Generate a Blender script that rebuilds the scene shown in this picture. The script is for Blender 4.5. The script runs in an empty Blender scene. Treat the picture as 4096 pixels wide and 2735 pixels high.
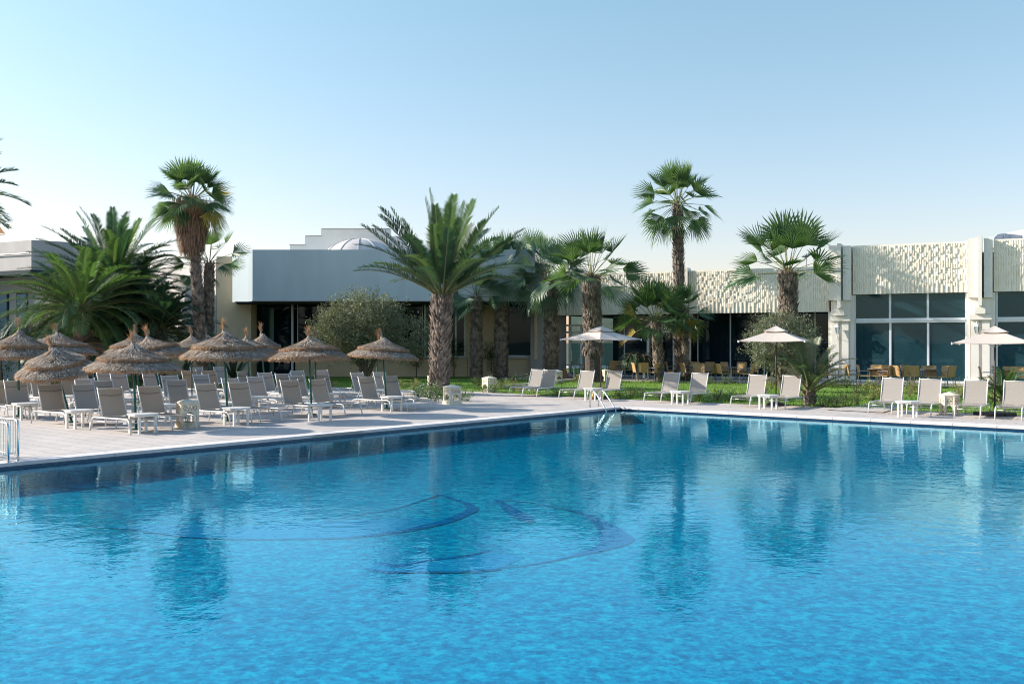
import bpy, math, random
from mathutils import Vector, Matrix
R = math.radians
scene = bpy.context.scene
COL = scene.collection
F = 3982.2; CX = 2048.0; CY = 1368.0; CAMH = 2.0

def G(x, y, z=0.0):
    Y = F*(CAMH-z)/(y-CY)
    return Vector(((x-CX)/F*Y, Y, z))
def D(x, y, Y):
    return Vector(((x-CX)/F*Y, Y, CAMH+(CY-y)/F*Y))

# ------------------------------------------------------------ materials
MATS = {}
def nt(name):
    m = bpy.data.materials.new(name); m.use_nodes = True
    t = m.node_tree; t.nodes.clear(); MATS[name] = m
    out = t.nodes.new('ShaderNodeOutputMaterial')
    return m, t, out
def N(t, typ, **kw):
    n = t.nodes.new(typ)
    for k, v in kw.items():
        if k in n.inputs.keys(): n.inputs[k].default_value = v
        else: setattr(n, k, v)
    return n
def ramp(t, fac, stops):
    r = t.nodes.new('ShaderNodeValToRGB')
    e = r.color_ramp.elements
    while len(e) < len(stops): e.new(0.5)
    for i, (p, c) in enumerate(stops):
        e[i].position = p; e[i].color = (*c, 1)
    t.links.new(fac, r.inputs[0]); return r.outputs[0]
def simple(name, c1, c2=None, scale=6, rough=0.7, bump=0.0, bscale=40, metal=0, translucent=0, tcol=None, stretch=None, detail=4, spec=0.4, bdist=0.01):
    m, t, out = nt(name)
    tc = N(t, 'ShaderNodeTexCoord')
    src = tc.outputs['Object']
    if stretch:
        mp = N(t, 'ShaderNodeMapping'); mp.inputs['Scale'].default_value = stretch
        t.links.new(src, mp.inputs[0]); src = mp.outputs[0]
    p = N(t, 'ShaderNodeBsdfPrincipled', Roughness=rough, Metallic=metal)
    p.inputs['Specular IOR Level'].default_value = spec
    if c2:
        no = N(t, 'ShaderNodeTexNoise', Scale=scale, Detail=detail); t.links.new(src, no.inputs['Vector'])
        c = ramp(t, no.outputs['Fac'], [(0.32, c1), (0.68, c2)])
        t.links.new(c, p.inputs['Base Color'])
    else:
        c = None; p.inputs['Base Color'].default_value = (*c1, 1)
    if bump:
        nb = N(t, 'ShaderNodeTexNoise', Scale=bscale, Detail=5); t.links.new(src, nb.inputs['Vector'])
        b = N(t, 'ShaderNodeBump', Strength=bump, Distance=bdist); t.links.new(nb.outputs['Fac'], b.inputs['Height'])
        t.links.new(b.outputs[0], p.inputs['Normal'])
    sh = p.outputs[0]
    if translucent:
        tr = N(t, 'ShaderNodeBsdfTranslucent')
        if tcol: tr.inputs[0].default_value = (*tcol, 1)
        elif c: t.links.new(c, tr.inputs[0])
        else: tr.inputs[0].default_value = (*c1, 1)
        mx = N(t, 'ShaderNodeMixShader'); mx.inputs[0].default_value = translucent
        t.links.new(sh, mx.inputs[1]); t.links.new(tr.outputs[0], mx.inputs[2]); sh = mx.outputs[0]
    t.links.new(sh, out.inputs[0])
    return m

M_ = {}
M_['stucco'] = simple('white_stucco', (.42, .405, .39), (.49, .47, .45), 1.1, .9, .35, 55, stretch=(1.4, 1.4, .5))
M_['stucco_warm'] = simple('beige_stucco', (.60, .47, .31), (.66, .53, .36), 1.3, .9, .35, 50)
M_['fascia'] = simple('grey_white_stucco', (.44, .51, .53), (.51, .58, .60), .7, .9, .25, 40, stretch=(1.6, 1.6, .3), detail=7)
M_['relief'] = simple('cream_relief_plaster', (.80, .74, .63), (.85, .79, .68), 1.5, .85, .2, 60)
M_['pilaster'] = simple('cream_plaster', (.74, .70, .63), (.80, .76, .69), 1.2, .85, .25, 45)
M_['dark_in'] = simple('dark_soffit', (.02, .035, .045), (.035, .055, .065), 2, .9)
M_['floor_in'] = simple('interior_floor', (.05, .045, .04))
M_['alu'] = simple('white_aluminium', (.62, .67, .70), (.70, .74, .76), 3, .4, spec=.5)
M_['rope'] = simple('white_metal_frame', (.60, .60, .585), (.66, .66, .64), 3, .4)
M_['sling'] = simple('taupe_mesh_sling', (.355, .325, .295), (.40, .37, .335), 30, .8, .2, 300, translucent=.22, tcol=(.55, .46, .36))
M_['band'] = simple('dark_mesh_band', (.19, .18, .17), None, rough=.8)
M_['green_pole'] = simple('green_painted_steel', (.008, .085, .065), (.014, .11, .085), 8, .45)
M_['straw'] = simple('weathered_straw', (.20, .16, .125), (.44, .375, .31), 22, .95, .5, 90, stretch=(1, 1, .6), translucent=.12, tcol=(.5, .3, .15))
M_['straw_rim'] = simple('cut_straw', (.26, .145, .07), (.46, .29, .16), 25, .95, .4, 90, translucent=.25, tcol=(.6, .3, .12))
M_['straw_lt'] = simple('pale_straw', (.55, .47, .37), (.75, .66, .54), 20, .9, translucent=.15, tcol=(.6, .45, .3))
M_['straw_dk'] = simple('dark_straw', (.07, .05, .035), (.14, .10, .075), 20, .9)
M_['canvas'] = simple('cream_canvas', (.62, .54, .47), (.66, .58, .50), 3, .85, .1, 200, translucent=.2, tcol=(.7, .6, .5))
M_['bronze'] = simple('brown_pole', (.06, .04, .035), None, rough=.5)
M_['black_base'] = simple('black_base', (.025, .025, .028), None, rough=.6)
M_['stone'] = simple('cream_cut_stone', (.62, .55, .42), (.72, .65, .52), 7, .85, .3, 60)
M_['stone_dk'] = simple('stained_stone', (.30, .27, .22), (.68, .61, .48), 9, .9, .3, 60)
M_['wicker'] = simple('tan_wicker', (.42, .26, .11), (.56, .37, .18), 26, .7, .6, 120, translucent=.15, tcol=(.6, .38, .15))
M_['chair_metal'] = simple('grey_metal', (.16, .17, .18), None, rough=.4, metal=.4)
M_['tabletop'] = simple('brown_tabletop', (.16, .13, .11), (.22, .18, .15), 5, .5)
M_['steel'] = simple('stainless_steel', (.62, .62, .60), None, rough=.22, metal=1)
M_['duct'] = simple('galvanised_duct', (.42, .45, .50), (.5, .53, .57), 3, .45, metal=.5)
M_['bark'] = simple('palm_bark', (.035, .028, .025), (.11, .085, .07), 9, .95, .8, 30)
M_['bark2'] = simple('palm_boot', (.055, .045, .04), (.30, .235, .19), 4, .95, .5, 30)
M_['wood'] = simple('olive_bark', (.08, .065, .05), (.16, .13, .10), 9, .95, .8, 30)
M_['date_leaf'] = simple('date_palm_leaf', (.024, .060, .036), (.060, .105, .048), 1.3, .45, translucent=.28, tcol=(.14, .26, .05))
M_['date_leaf_dk'] = simple('date_palm_leaf_dark', (.015, .045, .032), (.032, .075, .042), 1.3, .5, translucent=.22, tcol=(.08, .20, .06))
M_['date_leaf_lt'] = simple('date_palm_leaf_young', (.028, .080, .032), (.065, .125, .048), 1.3, .45, translucent=.3, tcol=(.15, .30, .05))
M_['rachis'] = simple('frond_midrib', (.13, .15, .06), (.22, .21, .09), 4, .6)
M_['fan_leaf'] = simple('fan_palm_leaf', (.028, .085, .036), (.085, .145, .055), 1.6, .4, translucent=.3, tcol=(.15, .27, .06))
M_['fan_leaf2'] = simple('fan_palm_leaf_bluish', (.035, .085, .055), (.08, .14, .075), 1.6, .4, translucent=.28, tcol=(.12, .22, .08))
M_['dead_leaf'] = simple('dead_palm_leaf', (.16, .095, .065), (.32, .21, .14), 5, .9, translucent=.15, tcol=(.4, .22, .1))
M_['yellow_leaf'] = simple('yellowed_palm_leaf', (.30, .25, .05), (.40, .30, .07), 5, .6, translucent=.35, tcol=(.5, .4, .06))
M_['olive'] = simple('olive_leaf', (.07, .09, .055), (.25, .27, .175), 3.5, .5, translucent=.2, tcol=(.25, .28, .10))
M_['bush'] = simple('shrub_leaf', (.03, .075, .02), (.09, .15, .045), 5, .5, translucent=.25, tcol=(.16, .28, .05))
M_['bush_y'] = simple('yellow_green_leaf', (.13, .18, .04), (.30, .28, .09), 6, .55, translucent=.3, tcol=(.4, .42, .1))
M_['fern'] = simple('ferny_leaf', (.012, .075, .03), (.035, .13, .045), 5, .5, translucent=.2, tcol=(.05, .22, .05))
M_['agave'] = simple('agave_leaf', (.05, .08, .06), (.10, .13, .09), 5, .5)
M_['flower_w'] = simple('white_petals', (.75, .72, .70), None)
M_['flower_p'] = simple('pink_petals', (.60, .18, .22), None)
M_['flower_y'] = simple('yellow_petals', (.70, .50, .08), None)
M_['grass'] = simple('grass_blade', (.08, .19, .018), (.18, .31, .035), 1.5, .6, translucent=.35, tcol=(.20, .36, .04))
M_['pot'] = simple('terracotta', (.40, .20, .12), (.48, .26, .16), 6, .85)
M_['sail'] = simple('orange_fabric', (.62, .32, .12), None, translucent=.3, tcol=(.7, .35, .1))
M_['amber'] = simple('amber_jar', (.50, .22, .03), (.62, .32, .05), 12, .2)
M_['dome'] = simple('dome_paint', (.46, .44, .42), (.54, .51, .48), 1.5, .8, .2, 30)

# lawn ground
m, t, out = nt('lawn')
tc = N(t, 'ShaderNodeTexCoord')
n1 = N(t, 'ShaderNodeTexNoise', Scale=.7, Detail=6); t.links.new(tc.outputs['Object'], n1.inputs['Vector'])
n2 = N(t, 'ShaderNodeTexNoise', Scale=30, Detail=4); t.links.new(tc.outputs['Object'], n2.inputs['Vector'])
mm = N(t, 'ShaderNodeMath', operation='ADD'); t.links.new(n1.outputs['Fac'], mm.inputs[0]); t.links.new(n2.outputs['Fac'], mm.inputs[1])
mh = N(t, 'ShaderNodeMath', operation='MULTIPLY'); mh.inputs[1].default_value = .5; t.links.new(mm.outputs[0], mh.inputs[0])
c = ramp(t, mh.outputs[0], [(.35, (.07, .15, .015)), (.65, (.19, .29, .035))])
p = N(t, 'ShaderNodeBsdfPrincipled', Roughness=.9); t.links.new(c, p.inputs['Base Color'])
b = N(t, 'ShaderNodeBump', Strength=.8, Distance=.04); t.links.new(n2.outputs['Fac'], b.inputs['Height']); t.links.new(b.outputs[0], p.inputs['Normal'])
t.links.new(p.outputs[0], out.inputs[0]); M_['lawn'] = m

# deck pavers
def paver(name, c1, c2, mortar, rot, w=.75, h=.38):
    m, t, out = nt(name)
    tc = N(t, 'ShaderNodeTexCoord')
    mp = N(t, 'ShaderNodeMapping'); mp.inputs['Rotation'].default_value = (0, 0, rot)
    t.links.new(tc.outputs['Object'], mp.inputs[0])
    br = N(t, 'ShaderNodeTexBrick'); br.offset = .5
    br.inputs['Color1'].default_value = (*c1, 1); br.inputs['Color2'].default_value = (*c2, 1)
    br.inputs['Mortar'].default_value = (*mortar, 1)
    for k, v in (('Scale', 1), ('Mortar Size', .012), ('Mortar Smooth', .3), ('Bias', 0), ('Brick Width', w), ('Row Height', h)): br.inputs[k].default_value = v
    t.links.new(mp.outputs[0], br.inputs['Vector'])
    no = N(t, 'ShaderNodeTexNoise', Scale=.6, Detail=6); t.links.new(tc.outputs['Object'], no.inputs['Vector'])
    cr = ramp(t, no.outputs['Fac'], [(.3, (.86, .86, .87)), (.7, (1.06, 1.04, 1.03))])
    mx = N(t, 'ShaderNodeMix', data_type='RGBA', blend_type='MULTIPLY'); mx.inputs[0].default_value = 1
    t.links.new(br.outputs['Color'], mx.inputs[6]); t.links.new(cr, mx.inputs[7])
    nf = N(t, 'ShaderNodeTexNoise', Scale=14, Detail=6, Roughness=.7); t.links.new(tc.outputs['Object'], nf.inputs['Vector'])
    cr2 = ramp(t, nf.outputs['Fac'], [(.3, (.9, .9, .9)), (.7, (1.08, 1.08, 1.08))])
    mx2 = N(t, 'ShaderNodeMix', data_type='RGBA', blend_type='MULTIPLY'); mx2.inputs[0].default_value = 1
    t.links.new(mx.outputs[2], mx2.inputs[6]); t.links.new(cr2, mx2.inputs[7])
    p = N(t, 'ShaderNodeBsdfPrincipled', Roughness=.8); t.links.new(mx2.outputs[2], p.inputs['Base Color'])
    b = N(t, 'ShaderNodeBump', Strength=.5, Distance=.0050); b.invert = True; t.links.new(br.outputs['Fac'], b.inputs['Height'])
    t.links.new(b.outputs[0], p.inputs['Normal'])
    t.links.new(p.outputs[0], out.inputs[0]); return m
ANG = math.atan2(-.646, .763)
M_['deck'] = paver('pink_beige_pavers', (.46, .415, .375), (.51, .46, .415), (.27, .23, .20), -ANG)
M_['coping'] = paver('white_coping_stone', (.62, .58, .55), (.66, .62, .59), (.40, .36, .33), -ANG, 1.0, 9)
M_['terrace'] = paver('terrace_tiles', (.40, .36, .31), (.44, .40, .35), (.25, .22, .2), R(26), .4, .4)
M_['dirt'] = simple('planted_ground', (.03, .05, .02), (.08, .10, .05), .8, .95, .4, 20)

# mosaic of pool
def mosaic(name, c1, c2, c3, scale=9):
    m, t, out = nt(name)
    tc = N(t, 'ShaderNodeTexCoord')
    v = N(t, 'ShaderNodeTexVoronoi', Scale=scale*2.2); t.links.new(tc.outputs['Object'], v.inputs['Vector'])
    n1 = N(t, 'ShaderNodeTexNoise', Scale=scale*.8, Detail=5, Roughness=.7); t.links.new(tc.outputs['Object'], n1.inputs['Vector'])
    n2 = N(t, 'ShaderNodeTexNoise', Scale=.12, Detail=2); t.links.new(tc.outputs['Object'], n2.inputs['Vector'])
    sv = N(t, 'ShaderNodeSeparateColor'); t.links.new(v.outputs['Color'], sv.inputs[0])
    a = N(t, 'ShaderNodeMath', operation='MULTIPLY_ADD'); a.inputs[1].default_value = .22
    t.links.new(sv.outputs[0], a.inputs[0]); t.links.new(n1.outputs['Fac'], a.inputs[2])
    a2 = N(t, 'ShaderNodeMath', operation='MULTIPLY_ADD'); a2.inputs[1].default_value = .3
    t.links.new(n2.outputs['Fac'], a2.inputs[0]); t.links.new(a.outputs[0], a2.inputs[2])
    c = ramp(t, a2.outputs[0], [(.52, c1), (.72, c2), (.98, c3)])
    p = N(t, 'ShaderNodeBsdfPrincipled', Roughness=.5); t.links.new(c, p.inputs['Base Color'])
    t.links.new(p.outputs[0], out.inputs[0]); return m, t, c, p
m, t, c, p = mosaic('pool_mosaic', (.0, .075, .19), (.0, .16, .31), (.0, .35, .47))
M_['pool'] = m
M_['pool_deep'] = mosaic('pool_mosaic_navy', (.0, .035, .17), (.0, .06, .23), (.0, .12, .30))[0]
M_['pool_body'] = mosaic('pool_mosaic_lilac', (.01, .12, .29), (.02, .17, .36), (.03, .24, .42))[0]
# tile wall
m, t, out = nt('pool_wall_tile')
tc = N(t, 'ShaderNodeTexCoord'); 
br = N(t, 'ShaderNodeTexBrick'); br.offset = 0
for k, v in (('Scale', 1), ('Mortar Size', .004), ('Brick Width', .05), ('Row Height', .05)): br.inputs[k].default_value = v
br.inputs['Color1'].default_value = (.0, .03, .09, 1); br.inputs['Color2'].default_value = (.003, .045, .12, 1); br.inputs['Mortar'].default_value = (.03, .07, .13, 1)
t.links.new(tc.outputs['UV'], br.inputs['Vector'])
p = N(t, 'ShaderNodeBsdfPrincipled', Roughness=.25); t.links.new(br.outputs['Color'], p.inputs['Base Color']); t.links.new(p.outputs[0], out.inputs[0])
M_['pool_wall'] = m
# water
m, t, out = nt('pool_water')
tc = N(t, 'ShaderNodeTexCoord')
w1 = N(t, 'ShaderNodeTexNoise', Scale=3.2, Detail=3, Roughness=.55); t.links.new(tc.outputs['Object'], w1.inputs['Vector'])
w2 = N(t, 'ShaderNodeTexNoise', Scale=14, Detail=2, Roughness=.5); t.links.new(tc.outputs['Object'], w2.inputs['Vector'])
w3 = N(t, 'ShaderNodeTexNoise', Scale=.35, Detail=2); t.links.new(tc.outputs['Object'], w3.inputs['Vector'])
amp = N(t, 'ShaderNodeMapRange'); amp.inputs[1].default_value = .35; amp.inputs[2].default_value = .7; amp.inputs[3].default_value = .35; amp.inputs[4].default_value = 1.2
t.links.new(w3.outputs['Fac'], amp.inputs[0])
s1 = N(t, 'ShaderNodeMath', operation='MULTIPLY'); t.links.new(w1.outputs['Fac'], s1.inputs[0]); t.links.new(amp.outputs[0], s1.inputs[1])
s2 = N(t, 'ShaderNodeMath', operation='MULTIPLY_ADD'); s2.inputs[1].default_value = .16
t.links.new(w2.outputs['Fac'], s2.inputs[0]); t.links.new(s1.outputs[0], s2.inputs[2])
bw = N(t, 'ShaderNodeBump', Strength=1.0, Distance=.006); t.links.new(s2.outputs[0], bw.inputs['Height'])
gl = N(t, 'ShaderNodeBsdfGlossy'); gl.inputs['Roughness'].default_value = .02; gl.inputs['Color'].default_value = (.50, .88, .98, 1)
t.links.new(bw.outputs[0], gl.inputs['Normal'])
tr = N(t, 'ShaderNodeBsdfTransparent'); tr.inputs[0].default_value = (.15, .95, .99, 1)
lw_ = N(t, 'ShaderNodeLayerWeight'); lw_.inputs['Blend'].default_value = .5; t.links.new(bw.outputs[0], lw_.inputs['Normal'])
pw_ = N(t, 'ShaderNodeMath', operation='POWER'); pw_.inputs[1].default_value = 4.3; t.links.new(lw_.outputs['Facing'], pw_.inputs[0])
fr = N(t, 'ShaderNodeMath', operation='MULTIPLY_ADD'); fr.inputs[1].default_value = .90; fr.inputs[2].default_value = .02; t.links.new(pw_.outputs[0], fr.inputs[0])
mx = N(t, 'ShaderNodeMixShader'); t.links.new(fr.outputs[0], mx.inputs[0]); t.links.new(tr.outputs[0], mx.inputs[1]); t.links.new(gl.outputs[0], mx.inputs[2])
t.links.new(mx.outputs[0], out.inputs[0]); M_['water'] = m
# glass
def glass(name, tint, opac, refl=1.45, film=None):
    m, t, out = nt(name)
    gl = N(t, 'ShaderNodeBsdfGlossy'); gl.inputs['Roughness'].default_value = .015; gl.inputs['Color'].default_value = (.6, .85, 1, 1)
    tc = N(t, 'ShaderNodeTexCoord'); no = N(t, 'ShaderNodeTexNoise', Scale=.5); t.links.new(tc.outputs['Object'], no.inputs['Vector'])
    bb = N(t, 'ShaderNodeBump', Strength=.3, Distance=.008); t.links.new(no.outputs['Fac'], bb.inputs['Height']); t.links.new(bb.outputs[0], gl.inputs['Normal'])
    tr = N(t, 'ShaderNodeBsdfTransparent'); tr.inputs[0].default_value = (*tint, 1)
    fr = N(t, 'ShaderNodeFresnel', IOR=refl)
    mx = N(t, 'ShaderNodeMixShader'); t.links.new(fr.outputs[0], mx.inputs[0]); t.links.new(tr.outputs[0], mx.inputs[1]); t.links.new(gl.outputs[0], mx.inputs[2])
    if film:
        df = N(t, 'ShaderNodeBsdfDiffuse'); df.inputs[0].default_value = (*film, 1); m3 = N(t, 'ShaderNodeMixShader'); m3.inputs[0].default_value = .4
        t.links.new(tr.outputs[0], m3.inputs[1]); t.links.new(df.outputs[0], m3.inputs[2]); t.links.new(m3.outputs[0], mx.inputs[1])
    t.links.new(mx.outputs[0], out.inputs[0]); return m
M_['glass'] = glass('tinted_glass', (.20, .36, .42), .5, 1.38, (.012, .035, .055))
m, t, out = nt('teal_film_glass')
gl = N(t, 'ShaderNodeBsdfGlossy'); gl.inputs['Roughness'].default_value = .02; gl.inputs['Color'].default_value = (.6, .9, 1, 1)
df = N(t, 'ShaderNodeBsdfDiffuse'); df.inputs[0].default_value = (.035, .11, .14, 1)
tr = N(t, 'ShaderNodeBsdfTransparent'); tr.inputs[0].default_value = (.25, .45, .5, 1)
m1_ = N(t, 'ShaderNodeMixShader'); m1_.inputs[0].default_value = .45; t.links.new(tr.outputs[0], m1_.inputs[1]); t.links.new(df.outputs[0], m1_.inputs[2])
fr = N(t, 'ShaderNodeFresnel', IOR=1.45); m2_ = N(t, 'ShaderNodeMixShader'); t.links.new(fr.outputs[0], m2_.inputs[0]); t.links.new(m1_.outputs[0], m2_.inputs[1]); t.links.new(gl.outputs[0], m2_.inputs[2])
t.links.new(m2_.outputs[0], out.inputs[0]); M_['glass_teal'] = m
M_['glass_lamp'] = glass('lamp_glass', (.8, .85, .85), .5)

# ------------------------------------------------------------ mesh builder
class MB:
    def __init__(s): s.v = []; s.f = []; s.m = []; s.mi = 0; s.uv = None
    def add(s, vs, fs):
        o = len(s.v); s.v += [tuple(v) for v in vs]
        for f in fs: s.f.append(tuple(i+o for i in f)); s.m.append(s.mi)
    def box(s, lo, hi, M=None):
        x0, y0, z0 = lo; x1, y1, z1 = hi
        vs = [Vector(p) for p in ((x0,y0,z0),(x1,y0,z0),(x1,y1,z0),(x0,y1,z0),(x0,y0,z1),(x1,y0,z1),(x1,y1,z1),(x0,y1,z1))]
        if M: vs = [M @ v for v in vs]
        s.add(vs, [(0,3,2,1),(4,5,6,7),(0,1,5,4),(1,2,6,5),(2,3,7,6),(3,0,4,7)])
    def tube(s, pts, r, n=8, cap=True):
        pts = [Vector(p) for p in pts]; rs = r if isinstance(r, (list, tuple)) else [r]*len(pts)
        vs = []; fs = []
        ref = None
        for i, p in enumerate(pts):
            d = (pts[min(i+1, len(pts)-1)] - pts[max(i-1, 0)]).normalized()
            if ref is None: ref = Vector((0,0,1)) if abs(d.z) < .9 else Vector((1,0,0))
            a = d.cross(ref); 
            if a.length < 1e-4: a = d.orthogonal()
            a.normalize(); bb = d.cross(a).normalized(); ref = -bb if False else ref
            for k in range(n):
                an = 2*math.pi*k/n; vs.append(p + (a*math.cos(an) + bb*math.sin(an))*rs[i])
        for i in range(len(pts)-1):
            for k in range(n):
                fs.append((i*n+k, i*n+(k+1)%n, (i+1)*n+(k+1)%n, (i+1)*n+k))
        if cap:
            fs.append(tuple(range(n-1, -1, -1))); fs.append(tuple(range((len(pts)-1)*n, len(pts)*n)))
        s.add(vs, fs)
    def bar(s, a, b, w, h=None):
        a = Vector(a); b = Vector(b); d = (b-a); L = d.length; d.normalize(); h = h or w
        up = Vector((0,0,1)) if abs(d.z) < .95 else Vector((0,1,0))
        x = d.cross(up).normalized(); y = x.cross(d).normalized()
        vs = []
        for q in (a, b):
            for sx, sy in ((-1,-1),(1,-1),(1,1),(-1,1)): vs.append(q + x*(sx*w/2) + y*(sy*h/2))
        s.add(vs, [(0,1,2,3),(7,6,5,4),(0,4,5,1),(1,5,6,2),(2,6,7,3),(3,7,4,0)])
    def lathe(s, prof, n=24, c=(0,0,0), wob=None):
        vs = []; fs = []
        for i, (r, z) in enumerate(prof):
            for k in range(n):
                a = 2*math.pi*k/n; rr = r*(wob(a, i) if wob else 1)
                vs.append((c[0]+rr*math.cos(a), c[1]+rr*math.sin(a), c[2]+z))
        for i in range(len(prof)-1):
            for k in range(n): fs.append((i*n+k, i*n+(k+1)%n, (i+1)*n+(k+1)%n, (i+1)*n+k))
        s.add(vs, fs)
    def prism(s, poly, z0, z1, M=None):
        n = len(poly); vs = [Vector((p[0], p[1], z0)) for p in poly] + [Vector((p[0], p[1], z1)) for p in poly]
        if M: vs = [M @ v for v in vs]
        fs = [tuple(range(n-1, -1, -1)), tuple(range(n, 2*n))] + [(i, (i+1)%n, n+(i+1)%n, n+i) for i in range(n)]
        s.add(vs, fs)
    def data(s, name, mats, smooth=False):
        me = bpy.data.meshes.new(name); me.from_pydata(s.v, [], s.f)
        for m in (mats if isinstance(mats, (list, tuple)) else [mats]): me.materials.append(m)
        me.polygons.foreach_set('material_index', s.m)
        if smooth: me.polygons.foreach_set('use_smooth', [True]*len(s.f))
        me.update(); return me
    def build(s, name, mats, parent=None, smooth=False, loc=None):
        o = bpy.data.objects.new(name, s.data(name, mats, smooth)); COL.objects.link(o)
        if parent: o.parent = parent
        if loc is not None: o.location = loc
        return o
def tag(o, label=None, cat=None, group=None, kind=None):
    if label: o['label'] = label
    if cat: o['category'] = cat
    if group: o['group'] = group
    if kind: o['kind'] = kind
    return o
def empty(name, loc, label, cat, group=None, rz=0):
    o = bpy.data.objects.new(name, None); COL.objects.link(o); o.location = loc; o.rotation_euler = (0, 0, rz)
    o.empty_display_size = .2
    return tag(o, label, cat, group)
def copy_tree(o, parent=None):
    c = o.copy(); COL.objects.link(c); c.parent = parent
    for ch in list(KIDS.get(o.name, [])): copy_tree(ch, c)
    return c
KIDS = {}
def reg(root):
    KIDS[root.name] = [o for o in COL.objects if o.parent == root]
    for k in KIDS[root.name]: reg(k)
def place(proto, loc, rz, label, used):
    o = proto if not used[0] else copy_tree(proto)
    if not used[0]: used[0] = True
    o.location = loc; o.rotation_euler = (0, 0, rz); o['label'] = label
    return o

# ------------------------------------------------------------ pool frame
C0 = Vector((3.3, 30.5, 0)); U = Vector((-.635, -.772, 0)).normalized(); V = Vector((.772, -.635, 0)).normalized()
def P(a, b, z=0): 
    q = C0 + U*a + V*b; return Vector((q.x, q.y, z))
PA, PB = 24.0, 44.0
WZ = -.085; FZ = -.44
def ring(mb, a0, a1, b0, b1, A0, A1, B0, B1, z):
    # ring between inner rect and outer rect
    for (x0, x1, y0, y1) in ((A0, a0, B0, B1), (a1, A1, B0, B1), (a0, a1, B0, b0), (a0, a1, b1, B1)):
        mb.add([P(x0, y0, z), P(x0, y1, z), P(x1, y1, z), P(x1, y0, z)], [(0, 1, 2, 3)])
mb = MB(); ring(mb, -45, PA+26, -55, PB+30, -1500, 1500, -1500, 1500, -.01)
# ground ring normals up irrelevant
tag(mb.build('ground', M_['dirt']), kind='structure')
mb = MB(); ring(mb, -.36, PA+.36, -.36, PB+.36, -45, PA+26, -55, PB+30, 0)
tag(mb.build('pool_deck', M_['deck']), kind='structure')
mb = MB()
for (x0, x1, y0, y1) in ((-.36, .03, -.36, PB+.36), (PA-.03, PA+.36, -.36, PB+.36), (.03, PA-.03, -.36, .03), (.03, PA-.03, PB-.03, PB+.36)):
    mb.add([P(x0,y0,-.045),P(x0,y1,-.045),P(x1,y1,-.045),P(x1,y0,-.045),P(x0,y0,.014),P(x0,y1,.014),P(x1,y1,.014),P(x1,y0,.014)],
           [(3,2,1,0),(4,5,6,7),(0,1,5,4),(1,2,6,5),(2,3,7,6),(3,0,4,7)])
tag(mb.build('pool_coping', M_['coping']), kind='structure')
# walls
me_v = []; me_f = []; uvs = []
cor = [P(0,0), P(PA,0), P(PA,PB), P(0,PB)]
for i in range(4):
    a = cor[i]; b_ = cor[(i+1)%4]; L = (b_-a).length; o = len(me_v)
    me_v += [(a.x,a.y,-.16),(b_.x,b_.y,-.16),(b_.x,b_.y,-.03),(a.x,a.y,-.03)]; me_f.append((o,o+1,o+2,o+3))
    uvs += [(0,0),(L,0),(L,.13),(0,.13)]
me = bpy.data.meshes.new('pool_wall'); me.from_pydata(me_v, [], me_f); ul = me.uv_layers.new(name='UV')
for i, l in enumerate(ul.data): l.uv = uvs[i]
me.materials.append(M_['pool_wall']); o = bpy.data.objects.new('pool_wall', me); COL.objects.link(o); tag(o, kind='structure')
mb = MB()
for i in range(4):
    a = cor[i]; b_ = cor[(i+1)%4]; mb.add([(a.x,a.y,FZ-.02),(b_.x,b_.y,FZ-.02),(b_.x,b_.y,-.1605),(a.x,a.y,-.1605)], [(0,1,2,3)])
tag(mb.build('pool_side', M_['pool']), kind='structure')
mb = MB(); mb.add([P(-.1,-.1,FZ), P(PA+.1,-.1,FZ), P(PA+.1,PB+.1,FZ), P(-.1,PB+.1,FZ)], [(0,1,2,3)])
tag(mb.build('pool_floor', M_['pool']), kind='structure')
mb = MB(); mb.add([P(-.01,-.01,WZ), P(PA+.01,-.01,WZ), P(PA+.01,PB+.01,WZ), P(-.01,PB+.01,WZ)], [(0,1,2,3)])
tag(mb.build('water', M_['water']), kind='structure')

def smooth_curve(pts, k=6):
    out = []
    n = len(pts)
    for i in range(n-1):
        p0 = pts[max(i-1,0)]; p1 = pts[i]; p2 = pts[i+1]; p3 = pts[min(i+2,n-1)]
        for j in range(k):
            t_ = j/k
            out.append(.5*((2*p1) + (p2-p0)*t_ + (2*p0-5*p1+4*p2-p3)*t_*t_ + (3*p1-p0-3*p2+p3)*t_**3))
    out.append(pts[-1]); return out
def band(mb, px, w, z):
    pts = smooth_curve([G(x, y, FZ) for x, y in px]); ws = w if isinstance(w, (list, tuple)) else [w]
    n = len(pts); vs = []
    for i, p in enumerate(pts):
        d = (pts[min(i+1,n-1)] - pts[max(i-1,0)]).normalized(); s = Vector((-d.y, d.x, 0))
        q = i/(n-1)*(len(ws)-1); a = int(q); b = min(a+1, len(ws)-1); ww = ws[a]*(1-(q-a)) + ws[b]*(q-a)
        vs += [(p.x+s.x*ww, p.y+s.y*ww, z), (p.x-s.x*ww, p.y-s.y*ww, z)]
    mb.add(vs, [(2*i, 2*i+1, 2*i+3, 2*i+2) for i in range(n-1)])
mb = MB()
band(mb, [(1990,2001),(2120,2012),(2250,2036),(2353,2064),(2423,2107),(2466,2157),(2420,2190),(2283,2227),(2135,2258),(1990,2275)], [.02,.02,.03,.06,.14,.22,.12,.03,.02,.01], FZ+.008)
band(mb, [(1496,2251),(1540,2258),(1591,2265),(1655,2252),(1751,2238),(1859,2225),(1960,2205)], [.03,.05,.07,.05,.04,.04,.03], FZ+.008)
band(mb, [(1464,2275),(1521,2287),(1623,2289),(1750,2289),(1891,2287),(2000,2277)], [.03,.045,.05,.05,.05,.04], FZ+.008)
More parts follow.
